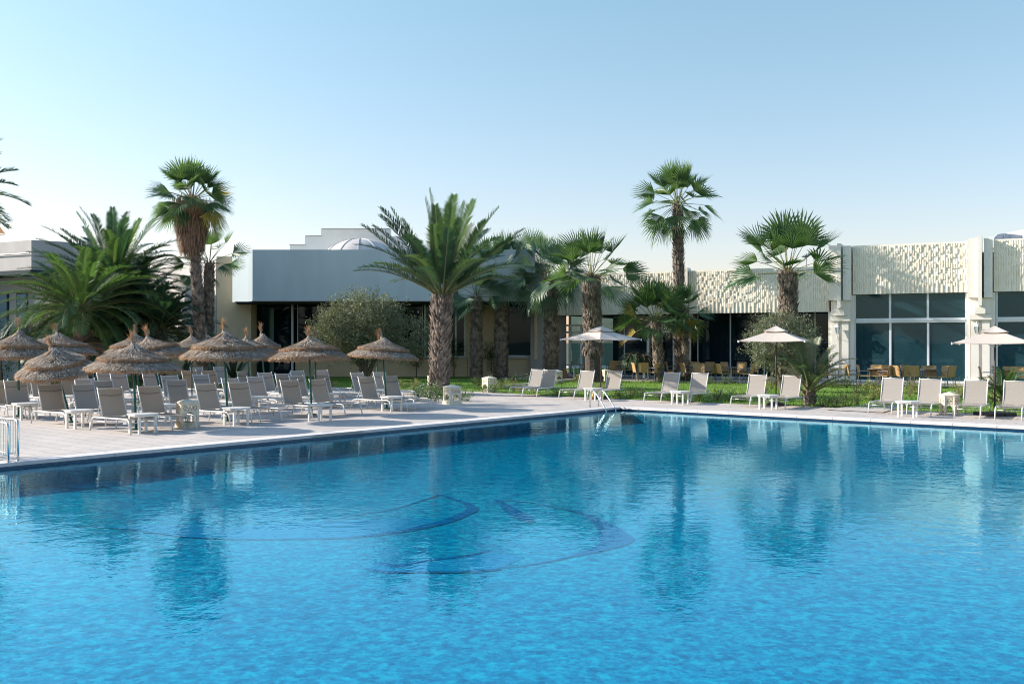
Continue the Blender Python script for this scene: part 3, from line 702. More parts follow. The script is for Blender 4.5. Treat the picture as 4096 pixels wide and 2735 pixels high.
def date_palm(name, label, base, top, r0, r1, specs, seed, mats=('date_leaf',), group='date palms', boots=True, nl=60, ll=.52, lw=.023):
    rn = random.Random(seed); root = empty(name, base, label, 'palm tree', group); o = top - base
    mb = MB(); trunk(mb, Vector((0,0,0)), o, r0, r1, seed, boots); mb.build('trunk', [M_['bark'], M_['bark2']], root)
    mb = MB()
    for (n, e0, e1, L0, L1, bd) in specs:
        az = rn.random()*6
        for i in range(n):
            t_ = (i+.5)/n; az += 2.39996+rn.uniform(-.3,.3); el = R(e0+(e1-e0)*t_)+rn.uniform(-.1,.1)
            frond(mb, o+Vector((math.cos(az)*r1*.5, math.sin(az)*r1*.5, .25*(1-t_))), az, el, rn.uniform(L0, L1), bd*rn.uniform(.7,1.3), rn, nl, ll, leafmat=1+rn.randrange(len(mats)), side_bend=rn.uniform(-.25,.25), lw=lw)
    mb.build('crown', [M_['rachis']]+[M_[m] for m in mats], root)
    return root
# big left cluster
bs = D(437, 0, 48); bs.z = 0
date_palm('date_palm', 'broad dense dark green date palm, biggest of the left cluster, behind the straw umbrellas', bs, D(452, 1165, 48)-Vector((0,0,0)), .45, .45,
    [(16, 85, 60, 3.4, 4.1, .45), (34, 62, 28, 3.5, 4.3, .8), (40, 32, -8, 3.2, 4.2, 1.05), (30, -5, -50, 2.4, 3.4, .8)], 11, ('date_leaf_dk', 'date_leaf'))
bs = D(338, 0, 44); bs.z = 0
date_palm('date_palm', 'shorter brighter green date palm at the far left with low spreading fronds', bs, D(318, 1250, 44), .30, .32,
    [(12, 80, 48, 2.6, 3.3, .8), (44, 50, 5, 3.4, 4.3, 1.1), (20, 5, -35, 2.6, 3.3, .9)], 12, ('date_leaf_lt', 'date_leaf'))
bs = D(640, 0, 46.5); bs.z = 0
date_palm('date_palm', 'low dark date palm clump between the biggest date palm and the shaggy palm', bs, D(640, 1330, 46.5), .28, .28,
    [(14, 78, 40, 2.2, 2.9, .8), (38, 45, -10, 2.6, 3.4, 1.2)], 13, ('date_leaf_dk',))
bs = D(555, 0, 50); bs.z = 0
date_palm('date_palm', 'dark date palm filling the gap low behind the biggest date palm, right side', bs, D(555, 1240, 50), .3, .3,
    [(12, 80, 45, 2.4, 3.0, .7), (34, 45, -20, 2.8, 3.5, 1.1)], 19, ('date_leaf_dk',))
# centre date palm
bs = G(1757, 1580)
date_palm('date_palm', 'upright date palm with thick scaly trunk in front of the grey white fascia', bs, D(1768, 1190, 37.6), .36, .40,
    [(12, 88, 62, 3.0, 3.9, .15), (18, 64, 42, 3.1, 3.9, .35), (18, 45, 24, 3.0, 3.8, .65)], 14, ('date_leaf','date_leaf_dk'), nl=60, ll=.52, lw=.0225)
# off-frame left palm
bs = D(-205, 0, 34); bs.z = 0
date_palm('date_palm', 'palm fronds reaching in at the upper left edge of the sky', bs, D(-205, 800, 34), .3, .3,
    [(12, 80, 40, 2.0, 2.6, .6), (16, 40, -10, 2.0, 2.7, .7)], 15, ('date_leaf',))
# young palms right
bs = G(3237, 1624)
date_palm('young_palm', 'young date palm with short stem beside the right parasol loungers', bs, bs+Vector((0,0,.38)), .15, .13,
    [(9, 85, 62, 1.4, 1.8, .5), (15, 60, 30, 1.3, 1.8, .9)], 16, ('date_leaf','olive'), group='young date palms', boots=True, nl=52, ll=.29, lw=.0095)
bs = G(4015, 1630)
date_palm('young_palm', 'small bushy young date palm behind the rightmost parasol pole', bs, bs+Vector((0,0,.12)), .1, .1,
    [(8, 80, 55, .8, 1.05, .4), (10, 55, 25, .8, 1.1, .7)], 17, ('date_leaf',), group='young date palms', boots=True, nl=34, ll=.26, lw=.012)
# fan palms
fan_palm('fan_palm', 'tall shaggy fan palm with a hanging skirt of dead brown leaves, upper left', 812, 45, (768, 805), .24, .18, 42, .95, 1.0, 88, -30, 21, sk=(2.2, 1.0, .5, 2800), bend=.0, p1=.6, yellow=.15)
fan_palm('fan_palm', 'leaning fan palm half hidden behind the tall shaggy palm', 838, 48, (838, 1055), .24, .20, 15, 1.2, .85, 75, -25, 22, bend=-.05, p1=.8)
fan_palm('fan_palm', 'fan palm with scaly dark trunk just right of the centre date palm', 1905, 54, (1905, 1190), .32, .30, 28, 1.0, 1.05, 84, -22, 23, 'fan_leaf2', p1=.6)
fan_palm('fan_palm', 'fan palm with thick dark trunk, second right of the centre date palm', 2003, 54.5, (2008, 1095), .38, .34, 34, 1.25, 1.15, 86, -25, 24, 'fan_leaf2', p1=.6)
fan_palm('fan_palm', 'dark drooping fan palm left of the left parasol', 2198, 53, (2190, 1110), .40, .34, 30, 1.25, 1.1, 82, -45, 25, 'fan_leaf2', p1=.9, bend=.15)
fan_palm('fan_palm', 'pale green fan palm crown far behind the row of palms', 2160, 60, (2160, 1065), .25, .22, 16, 1.1, 1.1, 88, 0, 31, 'fan_leaf', p1=.6)
fan_palm('fan_palm', 'stout fan palm with very thick scaly trunk behind the left parasol', 2375, 49, (2365, 1110), .46, .44, 30, 1.45, 1.25, 87, -14, 26, 'fan_leaf', p1=.4, zs=.38, low_skirt=(2.05, .5, .52, 260), pw=.9)
fan_palm('fan_palm', 'short fan palm with yellow tinged lower leaves and pinkish trunk', 2640, 49.5, (2622, 1290), .25, .23, 30, 1.1, 1.15, 87, -14, 27, 'fan_leaf', p1=.4, yellow=.35, zs=.1)
fan_palm('fan_palm', 'tallest slender fan palm standing alone against the sky', 2722, 51, (2710, 822), .27, .24, 44, 1.25, 1.1, 88, -46, 28, 'fan_leaf', p1=.8)
fan_palm('fan_palm', 'fan palm with open crown above the right parasol and olive', 3152, 44, (3152, 1092), .42, .40, 26, 1.5, 1.3, 87, -4, 29, 'fan_leaf', p1=.2)
fan_palm('fan_palm', 'small fan palm crown behind the trunk of the tallest palm', 2745, 49.8, (2738, 1250), .12, .12, 14, .6, .95, 86, -45, 30, 'fan_leaf', p1=.8)

# ------------------------------------------------------------ bushes & olives
def leafblob(mb, cs, n, size, seed, mi=0, shell=.45, aspect=.42):
    rn = random.Random(seed); mb.mi = mi; tot = sum(c[3]*c[4]*c[5] for c in cs)
    for (cx, cy, cz, rx, ry, rz) in cs:
        k = int(n*rx*ry*rz/tot)
        ncl = max(4, k//26)
        for _ in range(ncl):
            while True:
                d = Vector((rn.gauss(0,1), rn.gauss(0,1), rn.gauss(0,1)))
                if d.length > .1: break
            d.normalize(); rr = shell + (1-shell)*rn.random()**.6; rr *= rn.uniform(.86, 1.08)
            cc = Vector((cx+d.x*rx*rr, cy+d.y*ry*rr, cz+d.z*rz*rr)); cr = size*rn.uniform(1.4, 3.0)
            tdir = (d + Vector((0,0,.5)) + Vector((rn.uniform(-.5,.5), rn.uniform(-.5,.5), 0))).normalized()
            for _ in range(26):
                t_ = rn.uniform(-1, 1.4); q = cc + tdir*cr*t_ + Vector((rn.gauss(0,.35), rn.gauss(0,.35), rn.gauss(0,.35)))*cr
                u = (tdir*.7 + Vector((rn.gauss(0,1), rn.gauss(0,1), rn.gauss(0,1)))*.6).normalized(); v = u.cross(Vector((rn.gauss(0,1), rn.gauss(0,1), rn.gauss(0,1)))).normalized()
                L = size*rn.uniform(.6, 1.2); w = L*aspect
                mb.add([q, q+u*L*.5+v*w*.5, q+u*L, q+u*L*.5-v*w*.5], [(0,1,2,3)])
def tree(name, label, base, blobs, n, size, seed, leaf, limbs, r0=.12, cat='tree', group=None):
    root = empty(name, base, label, cat, group); mb = MB()
    for tgt in limbs:
        tgt = Vector(tgt); mid = Vector((tgt.x*.35, tgt.y*.35, tgt.z*.5))
        mb.tube([(0,0,0), mid*.5+Vector((.02,0,0)), mid, tgt], [r0, r0*.8, r0*.6, r0*.2], 8)
    mb.build('trunk', M_['wood'], root)
    mb = MB(); leafblob(mb, blobs, n, size, seed); mb.build('crown', M_[leaf], root); return root
b0 = D(1455, 0, 51); b0.z = 0
tree('olive_tree', 'large round silvery olive tree behind the rightmost straw umbrella', b0,
    [(-.2,0,3.0,2.1,1.7,1.6), (-1.5,-.2,2.3,1.3,1.3,1.3), (.9,0,3.1,1.3,1.3,1.1), (2.1,.4,2.2,1.5,1.3,1.2), (.3,-.1,1.9,2.2,1.5,1.0)], 42000, .115, 41, 'olive', [(-1.2,0,2.6), (.4,0,3.2), (1.6,.3,2.2), (-.3,.2,2.8)], .16, group='olive trees')
b0 = D(3128, 0, 39.5); b0.z = 0
tree('olive_tree', 'olive tree with loose sprigs under and behind the middle right parasol', b0,
    [(-.5,0,1.9,.95,.8,.9), (.55,0,1.9,.95,.8,.9), (-.1,.2,2.6,.8,.7,.55), (-.1,0,1.2,.9,.7,.4), (1.0,.1,2.5,.35,.35,.45), (-.9,0,2.5,.35,.35,.3)], 24000, .08, 42, 'olive', [(-.7,0,2.1), (.5,0,2.2), (0,.1,2.6)], .07, group='olive trees')
b0 = D(200, 0, 46.5); b0.z = 0
tree('olive_tree', 'bushy silver leaved olive shrub at the far left behind the straw umbrellas', b0,
    [(-.3,0,2.2,1.2,.9,1.4), (.9,0,1.8,1.1,.9,1.3), (-1.1,0,1.8,.6,.6,1.2)], 17000, .09, 43, 'olive', [(-.4,0,2.1), (.6,0,1.9)], .1, group='olive trees')
b0 = D(5, 0, 46); b0.z = 0
tree('shrub', 'dark round shrub cut by the left edge behind the straw umbrellas', b0, [(-.2,0,1.8,.9,.9,1.5)], 3500, .08, 44, 'fern', [(0,0,1.6)], .08, cat='shrub')
b0 = D(2550, 0, 51); b0.z = .06
r_ = empty('fern_shrub', b0, 'dark feathery weeping shrub left of the short yellow tinged palm', 'shrub')
mb = MB(); rn = random.Random(7)
for i in range(260):
    a = rn.random()*6.28; l = rn.uniform(.5,.95); top = Vector((rn.uniform(-.3,.3), rn.uniform(-.3,.3), rn.uniform(.9,1.25)))
    frond(mb, top, a, R(rn.uniform(0,50)), l, 2.4, rn, 12, .10, .2, 1, lw=.01, petiole=.1)
mb.build('crown', [M_['wood'], M_['fern']], r_)
mb = MB(); mb.tube([(0,0,0),(.02,0,.6),(0,0,1.2)], [.08,.06,.03], 8); mb.build('trunk', M_['wood'], r_)
# climbers against wall
for (x, zt, lab) in ((1665, 2.0, 'dark climbing plant on the low wall left of the centre date palm trunk'), (1815, 2.1, 'dark climbing plant on the low wall right of the centre date palm trunk'), (1965, 1.9, 'dark climber on the wall between two scaly palm trunks')):
    b0 = D(x, 0, 56.5); b0.z = 0
    tree('climber', lab, b0, [(0,0,zt-.5,.5,.35,.55), (0,0,.7,.22,.2,.7)], 1500, .09, x, 'bush', [(0,0,zt-.4)], .04, cat='climbing plant', group='climbing plants on the low wall')
# agaves
def agave(x, y, s, lab):
    b0 = G(x, y); r_ = empty('agave', b0, lab, 'plant', 'agaves'); mb = MB(); rn = random.Random(int(x))
    for i in range(18):
        a = rn.random()*6.28; el = R(rn.uniform(25, 85)); L = s*rn.uniform(.7,1.1); d = Vector((math.cos(a)*math.cos(el), math.sin(a)*math.cos(el), math.sin(el)))
        tx = Vector((-math.sin(a), math.cos(a), 0))*.05*s; m_ = d*L*.5
        mb.add([-tx*.6, tx*.6, m_+tx, d*L, m_-tx, m_*.9-Vector((0,0,.03))], [(0,1,2,4),(4,2,3)])
    mb.build('leaves', M_['agave'], r_)
agave(2045, 1503, 1.0, 'spiky agave in front of the low beige wall beside the scaly palms')
agave(2110, 1500, 1.1, 'spiky agave with long leaning leaves left of the stone lantern')
agave(935, 1515, 2.2, 'dark spiky agave behind the tallest straw umbrella tip')

# shrub variants
def shrub_mesh(seed, leaf, flower=None, n=900, size=.05, tall=1.0):
    rn = random.Random(seed); mb = MB()
    cs = [(rn.uniform(-.2,.2), rn.uniform(-.2,.2), rn.uniform(.12,.3)*tall, rn.uniform(.14,.3), rn.uniform(.14,.3), rn.uniform(.12,.28)*tall) for _ in range(5)]
    leafblob(mb, cs, n, size, seed, 0, .2, .5)
    mb.mi = 2
    for i in range(9):
        a = rn.random()*6.28; e = Vector((math.cos(a)*rn.uniform(.1,.35), math.sin(a)*rn.uniform(.1,.35), rn.uniform(.3,.6)*tall)); mb.tube([(0,0,0), e*.5+Vector((0,0,.06)), e], [.008,.006,.004], 4, False)
    mb.mi = 1
    if flower:
        for i in range(14):
            c = cs[rn.randrange(5)]; q = Vector((c[0]+rn.gauss(0,.6)*c[3], c[1]+rn.gauss(0,.6)*c[4], c[2]+c[5]*rn.uniform(.6,1.2)))
            for k in range(4):
                a = k*1.57; u = Vector((math.cos(a), math.sin(a), .5)).normalized()*.035; v = Vector((-math.sin(a), math.cos(a), 0))*.02; mb.add([q, q+u+v, q+u*1.2, q+u-v], [(0,1,2,3)])
    return mb.data('shrub', [M_[leaf], M_[flower or 'flower_w'], M_['wood']])
SH = [shrub_mesh(1,'bush'), shrub_mesh(2,'bush_y','flower_y', 500, .05, 1.3), shrub_mesh(3,'bush','flower_w', 700), shrub_mesh(4,'bush_y',None,420,.045,1.5), shrub_mesh(5,'bush','flower_p',800), shrub_mesh(6,'bush_y','flower_p',600,.05,1.0)]
shr = [ # px x,y, variant, scale, label
 (1333,1560,1,1.0,'leafy green rose shrub behind the two right straw umbrellas'),(1420,1562,3,.8,'yellowish sprig plant between lounger backs left of the rightmost straw umbrella'),(1478,1560,3,1.3,'tall thin flowering sprig beside the rightmost umbrella pole'),
 (1590,1560,1,1.1,'pale yellow flowering plant on the lawn edge right of the rightmost straw umbrella'),(1655,1561,3,1.1,'wiry yellow green plant on the lawn edge left of the date palm trunk'),(1612,1556,0,.9,'low green plant at the lawn edge in front of the low wall'),
 (1915,1552,3,1.2,'thin yellow leaved plant left of the second stone lantern'),(1930,1568,0,1.0,'bushy green plant at the foot of the second stone lantern, left side'),(1975,1572,2,1.2,'white dotted green plant in front of the second stone lantern'),(2003,1560,1,1.2,'yellow leaved plant just right of the second stone lantern'),
 (2055,1567,3,1.3,'yellow flowering sprig left of the double loungers'),(2085,1572,1,.9,'small yellow plant left of the double lounger frame'),(2140,1574,0,1.0,'green plant seen beneath the double loungers'),(1960,1535,2,1.1,'white flowering plant behind the second stone lantern'),(2060,1532,2,1.3,'white dotted flower bed plant before the agaves'),(2110,1533,2,1.2,'white flowering plant left of the stone kerb'),
 (1895,1538,0,1.1,'dark low plant on the shaded lawn by the palm trunks'),(2245,1540,0,.9,'rounded small shrub behind the double loungers'),(2330,1530,2,1.0,'white dotted shrub behind the stone kerb'),(2310,1526,1,1.1,'yellow tipped shrub beside the thickest palm trunk'),
 (2230,1585,0,1.0,'leafy plant beneath the gap right of the double loungers'),(2285,1588,2,1.0,'low plant under the lounger left of the left parasol pole'),(2395,1570,5,1.1,'pink flowering plant by the left parasol pole'),(2440,1560,0,1.4,'dark green shrub right of the left parasol pole'),(2480,1592,5,1.0,'pale flowering plant at the lawn edge right of the left parasol'),(2530,1594,4,1.1,'pink dotted plant at the lawn edge opposite the pool ladder'),(2570,1590,2,1.0,'white dotted plant at lawn edge left of the middle loungers'),
 (2640,1600,4,1.1,'plant with red flowers beneath the middle left lounger'),(2690,1604,0,1.0,'green plant under the table between the middle loungers'),(2800,1606,1,.9,'yellowish plant under the right one of the middle loungers'),(2870,1605,5,1.3,'pink budded shrub right of the middle loungers'),(2915,1609,2,1.2,'white flowering shrub on the lawn edge right of the middle loungers'),(2960,1611,0,1.1,'green shrub at lawn edge left of the right parasol loungers'),
 (2740,1528,0,1.4,'green plant at the foot of the tallest palm'),(2655,1530,0,1.2,'small plant at the foot of the yellow tinged palm'),(3085,1560,1,1.6,'bright yellow green bush beside the middle right parasol pole'),(3060,1575,0,1.1,'bright leafy bush behind the lounger under the middle right parasol'),
 (3140,1610,0,1.0,'low plant by the base of the middle right parasol'),(3290,1628,0,1.1,'green ground plant right of the young date palm'),(3340,1630,0,1.2,'low bushy plant at the lawn corner by the paved path'),(3380,1628,1,1.2,'yellow flowering plant beside the paved path'),(3430,1622,3,1.6,'tall yellow wiry plant on the path edge'),(3490,1610,1,1.6,'yellow green shrub left of the right group of loungers'),(3520,1600,3,1.7,'straggly yellowed plant behind the far right loungers'),
 (3660,1580,1,1.7,'yellow green rose bush between the first two right loungers'),(3640,1590,3,1.3,'wiry shrub low between the first two right loungers'),(3720,1600,0,1.3,'dark shrub behind the second right lounger'),(3845,1592,1,1.6,'yellow leaved bush behind the arched stone lantern'),(3830,1620,2,1.1,'white flowering plant at the arched stone lantern'),(3940,1625,0,1.2,'leafy plant between the last two loungers'),(4060,1650,0,1.2,'dark low plant under the rightmost lounger'),
 (3330,1553,0,1.4,'twiggy plant before the terrace left of the tall pilaster'),(3385,1553,2,1.5,'upright sprigs before the terrace at the foot of the tall pilaster'),(3480,1556,0,1.2,'low plant at the terrace edge under the first wicker tables'),(2900,1542,2,1.2,'low rose plant along the terrace edge by the glass wall'),(2830,1538,0,1.2,'low green plant along the terrace edge right of the tallest palm'),
 (740,1536,1,1.2,'yellow flowering plant seen between lounger backs on the left'),(1122,1540,1,1.1,'small yellow green plant between lounger backs in the middle of the left deck'),(205,1545,0,1.6,'green shrub seen behind the left straw umbrella poles'),
 (1700,1592,0,1.9,'dense dark plant around the foot of the centre date palm, left side'),(1740,1606,2,1.6,'glossy low plant in front of the centre date palm trunk'),(1670,1600,2,1.3,'low plant cluster at the left end of the date palm bed'),(1790,1598,0,1.5,'dark leafy plant between date palm trunk and stone lantern'),(1845,1604,0,1.35,'round dark plant right of the nearest stone lantern by the date palm')]
for i, (x, y, vi, s, lab) in enumerate(shr):
    o = bpy.data.objects.new('shrub', SH[vi]); COL.objects.link(o); o.location = G(x, y); s *= .78; o.scale = (s, s, s*.85); o.rotation_euler = (0, 0, i*1.7); tag(o, lab, 'shrub', 'garden shrubs and flowers')

# ------------------------------------------------------------ thatched umbrellas
def up_prof(t_):  # upper tier: r, z relative to rim
    r = .05 + .72*t_; return r, .72 - .40*t_**.62 if t_ < 1 else .32
def lo_prof(t_):
    r = .50 + .55*t_; return r, .40 - .36*t_**1.05
def thatch_meshes(seed):
    rn = random.Random(seed); res = []
    for ti, (pf, n, rim) in enumerate(((up_prof, 2600, .77), (lo_prof, 3200, 1.05))):
        mb = MB(); K = 8; prof = [pf(k/K) for k in range(K+1)]
        wb = [rn.uniform(-.035,.035) for _ in range(40)]
        wob = lambda a, i: 1+wb[int(a/6.2832*40) % 40]
        mb.mi = 0
        re_, ze = prof[-1]
        mb.lathe([(r, z) for r, z in prof] + [(re_+.01, ze-.05), (re_-.05, ze-.07)] + [(max(.02, r-.03), z-.07) for r, z in reversed(prof[:-1])], 40, wob=wob)
        for i in range(n):
            a = rn.random()*6.283; t0 = rn.random()**.7*.9; t1 = min(1.03, t0 + rn.uniform(.12, .3)); r0, z0 = pf(min(t0,1)); r1, z1 = pf(min(t1,1)); 
            if t1 > 1: r1 += .03; z1 -= .02
            a1 = a + rn.gauss(0, .06); lift0 = rn.uniform(.0, .015); lift1 = rn.uniform(.008, .05); w = rn.uniform(.004, .011)
            p0 = Vector((r0*math.cos(a), r0*math.sin(a), z0+lift0)); p1 = Vector((r1*math.cos(a1), r1*math.sin(a1), z1+lift1)); tx = Vector((-math.sin(a), math.cos(a), 0))*w
            q_ = rn.random(); mb.mi = 0 if q_ < .5 else 2 if q_ < .72 else 3 if q_ < .9 else 1
            mb.add([p0-tx, p0+tx, p1+tx, p1-tx], [(0,1,2,3)])
        mb.mi = 1
        for i in range(int(1500*rim)):
            a = rn.random()*6.283; r, z = pf(1.0); r += rn.uniform(-.09, .035); z += rn.uniform(-.03, .035)
            p0 = Vector((r*math.cos(a), r*math.sin(a), z)); L = rn.uniform(.04, .10)
            p1 = p0 + Vector((math.cos(a)*L*.6, math.sin(a)*L*.6, -L*rn.uniform(.4,1.1))) + Vector((-math.sin(a), math.cos(a), 0))*rn.uniform(-.03,.03)
            tx = Vector((-math.sin(a), math.cos(a), 0))*rn.uniform(.004,.010); mb.add([p0-tx, p0+tx, p1+tx, p1-tx], [(0,1,2,3)])
        res.append(mb.data('thatch_tier', [M_['straw'], M_['straw_rim'], M_['straw_lt'], M_['straw_dk']]))
    for st in range(3):
        mb = MB(); mb.mi = 0
        mb.tube([(0,0,.66),(0,0,.78),(0,0,.90)], [.06,.022,.014], 8)
        mb.mi = 0
        for i in range(60):
            a = rn.random()*6.283; mb.mi = 0 if rn.random() < .6 else 1; r = .014; p = Vector((math.cos(a)*r, math.sin(a)*r, .68+rn.random()*.2)); L = rn.uniform(.14,.30); 
            if st == 0: e = p + Vector((rn.gauss(0,.05), rn.gauss(0,.05), L)); m_ = p.lerp(e, .5)
            elif st == 1: e = p + Vector((-.17+rn.gauss(0,.04), rn.gauss(0,.05), L*.45)); m_ = p + Vector((-.03, 0, L*.7))
            else: e = p + Vector((-.10+rn.gauss(0,.08), rn.gauss(0,.06), L*1.0)); m_ = p + Vector((rn.gauss(0,.02), 0, L*.55))
            tx = Vector((.0045, .003, 0)); mb.add([p-tx, p+tx, m_+tx, e, m_-tx], [(0,1,2,4),(4,2,3)])
        res.append(mb.data('tuft', [M_['straw'], M_['straw_rim']]))
    return res
TM = [thatch_meshes(1), thatch_meshes(2), thatch_meshes(3)]
mb = MB(); mb.tube([(0,0,0),(0,0,1)], .028, 10); mb.mi = 0; pole_me = mb.data('pole', M_['green_pole'], True)
mb = MB(); mb.lathe([(0,.035),(.13,.03),(.14,0)], 20); pb_me = mb.data('base_plate', M_['green_pole'])
def thatch(base, cx, rimy, hw, coney, variant, tuft, label):
    # base px (x,y), canopy centre x, rim centre y, half width px, cone top y
    b = G(*base); Y = b.y; rimz = CAMH + (CY-rimy)/F*Y + .03; X = (cx-CX)/F*Y; s = (hw/F*Y)/1.06; topz = CAMH + (CY-coney)/F*Y
    sz = max(.75, min(1.25, (topz-rimz)/.72))
    lean = X-b.x; r_ = empty('straw_umbrella', b, label, 'umbrella', 'straw umbrellas on the pool deck')
    def ob(name, me, loc, sc=(1,1,1), rot=(0,0,0)):
        o = bpy.data.objects.new(name, me); COL.objects.link(o); o.parent = r_; o.location = loc; o.scale = sc; o.rotation_euler = rot; return o
    hj = random.Random(int(cx)); tl = hj.uniform(-.05, .05); ang = math.atan2(lean, rimz); zl = math.hypot(lean, rimz)
    ob('pole', pole_me, (0,0,.0), (1,1,(zl+.55*sz)), (0, ang, 0)); ob('base_plate', pb_me, (0,0,0))
    t3 = TM[variant % 3]; rz = variant*1.3
    for nm, me in (('lower_thatch', t3[1]), ('upper_thatch', t3[0])): ob(nm, me, (lean, 0, rimz), (s, s, sz), (tl, ang*.8, rz))
    ob('tuft', t3[2+tuft], (lean, 0, rimz), (1.1, 1.1, sz), (0, ang*.8, 0 if variant % 2 == 0 else .5))
TH = [((74,1664),76,1438,150,1322,0,2,'straw umbrella cut by the left edge of the picture'),
 ((288,1689),228,1492,148,1387,1,0,'low leaning straw umbrella, front row, second from the left edge'),
 ((238,1625),230,1416,152,1330,2,1,'straw umbrella with drooping tuft behind the leaning front one'),
 ((381,1548),375,1402,95,1343,0,1,'small far straw umbrella before the dark palm trunk at left'),
 ((545,1718),534,1484,182,1374,2,0,'nearest straw umbrella, lowest rim and wide frayed canopy'),
 ((558,1620),545,1418,128,1336,1,0,'straw umbrella directly behind the nearest one'),
 ((667,1660),609,1443,150,1345,0,0,'leaning straw umbrella just right of the nearest one'),
 ((768,1592),766,1425,122,1344,2,2,'straw umbrella with bushy tuft below the shaggy palm trunks'),
 ((911,1684),899,1436,167,1325,1,0,'straw umbrella with thin straight tuft, in front of the beige wall'),
 ((1004,1592),990,1425,105,1347,0,0,'far straw umbrella with short tuft, left of two before the dark glass'),
 ((1062,1572),1050,1424,96,1334,2,0,'far straw umbrella with tall tuft, right of two before the dark glass'),
 ((850,1550),832,1402,92,1340,1,0,'smallest distant straw umbrella behind the straight tufted one'),
 ((1247,1659),1238,1441,157,1348,0,0,'straw umbrella with wide canopy in front of the olive tree'),
 ((1262,1619),1262,1437,131,1354,1,2,'straw umbrella peeking out right behind the one before the olive'),
 ((1548,1635),1532,1434,138,1350,2,1,'rightmost straw umbrella, with a looped tuft'),
 ((1503,1575),1512,1424,100,1364,1,0,'straw umbrella almost hidden behind the rightmost one')]
for a in TH: thatch(*a)

# ------------------------------------------------------------ parasols
def parasol(base, y_rim, y_top, half, rot, label, sq_base=False):
    b = G(*base); Y = b.y; rz_ = CAMH+(CY-y_rim)/F*Y; tz = CAMH+(CY-y_top)/F*Y; Rr = half/F*Y
    r_ = empty('parasol', b, label, 'parasol', 'cream parasols beside the lawn', rot); H = tz-rz_
    mb = MB(); mb.tube([(0,0,.05),(0,0,tz-.02)], .024, 10); mb.build('pole', M_['bronze'], r_, True)
    def canopy(Rc, z0, zt, hole):
        mb = MB(); K = 6; cor = [Vector((math.cos(a*math.pi/2), math.sin(a*math.pi/2), 0)) for a in range(4)]
        for dz in (0, -.012):
            rings = []
            for k in range(K+1):
                t_ = hole + (1-hole)*k/K
                ring_ = []
                for q in range(4):
                    for j in range(6):
                        f = j/6; p = cor[q].lerp(cor[(q+1)%4], f)*(Rc*t_); sag = -.035*math.sin(math.pi*f)*t_ + 0
                        pull = 1-.05*math.sin(math.pi*f)*t_
                        ring_.append(Vector((p.x*pull, p.y*pull, z0 + (zt-z0)*(1-t_)**1.12 - sag*-.9 + dz)))
                rings.append(ring_)
            vs = [v for r in rings for v in r]; n = 24
            fs = [(i*n+k, i*n+(k+1)%n, (i+1)*n+(k+1)%n, (i+1)*n+k) for i in range(K) for k in range(n)]
            mb.add(vs, fs)
        return mb
    canopy(Rr, rz_, tz-.09, .22).build('canopy', M_['canvas'], r_); canopy(Rr*.34, tz-.16, tz, .02).build('vent_cap', M_['canvas'], r_)
    mb = MB()
    for k in range(8):
        a = k*math.pi/4; rr = Rr if k % 2 == 0 else Rr*.66
        zz = rz_ if k % 2 == 0 else rz_-.03
        mb.bar((0,0,tz-.14-.02), (rr*math.cos(a), rr*math.sin(a), zz-.03), .02, .014)
        mb.bar((0,0,rz_-.12), (rr*.5*math.cos(a), rr*.5*math.sin(a), (zz+tz-.16)/2-.03), .014)
        if k % 2 == 0: mb.box((rr*math.cos(a)-.02, rr*math.sin(a)-.02, zz-.05), (rr*math.cos(a)+.02, rr*math.sin(a)+.02, zz+.01))
    mb.build('rib', M_['rope'], r_)
    mb = MB(); mb.tube([(0,0,tz),(0,0,tz+.05)], [.03,.012], 8); mb.build('finial', M_['bronze'], r_)
    mb = MB()
    if sq_base: 
        for sx in (-1,1):
            for sy in (-1,1): mb.box((min(sx*.02,sx*.38), min(sy*.02,sy*.38), 0), (max(sx*.02,sx*.38), max(sy*.02,sy*.38), .09))
        mb.tube([(0,0,.0),(0,0,.3)], .035, 10)
    else: mb.lathe([(0,.14),(.05,.13),(.26,.08),(.28,0)], 24); mb.tube([(0,0,.1),(0,0,.32)], .034, 10)
    mb.build('base', M_['black_base'], r_)
parasol((2403,1596), 1357, 1304, 161, R(-6)+math.pi/4*0, 'cream parasol on a thin dark pole before the thickest palm trunk, leftmost parasol')
parasol((3104,1622), 1363, 1303, 178, R(22), 'cream parasol with dappled shade in front of the olive tree, middle parasol')
parasol((3979,1662), 1371, 1303, 200, R(15), 'cream parasol on a black square base at the right edge', True)

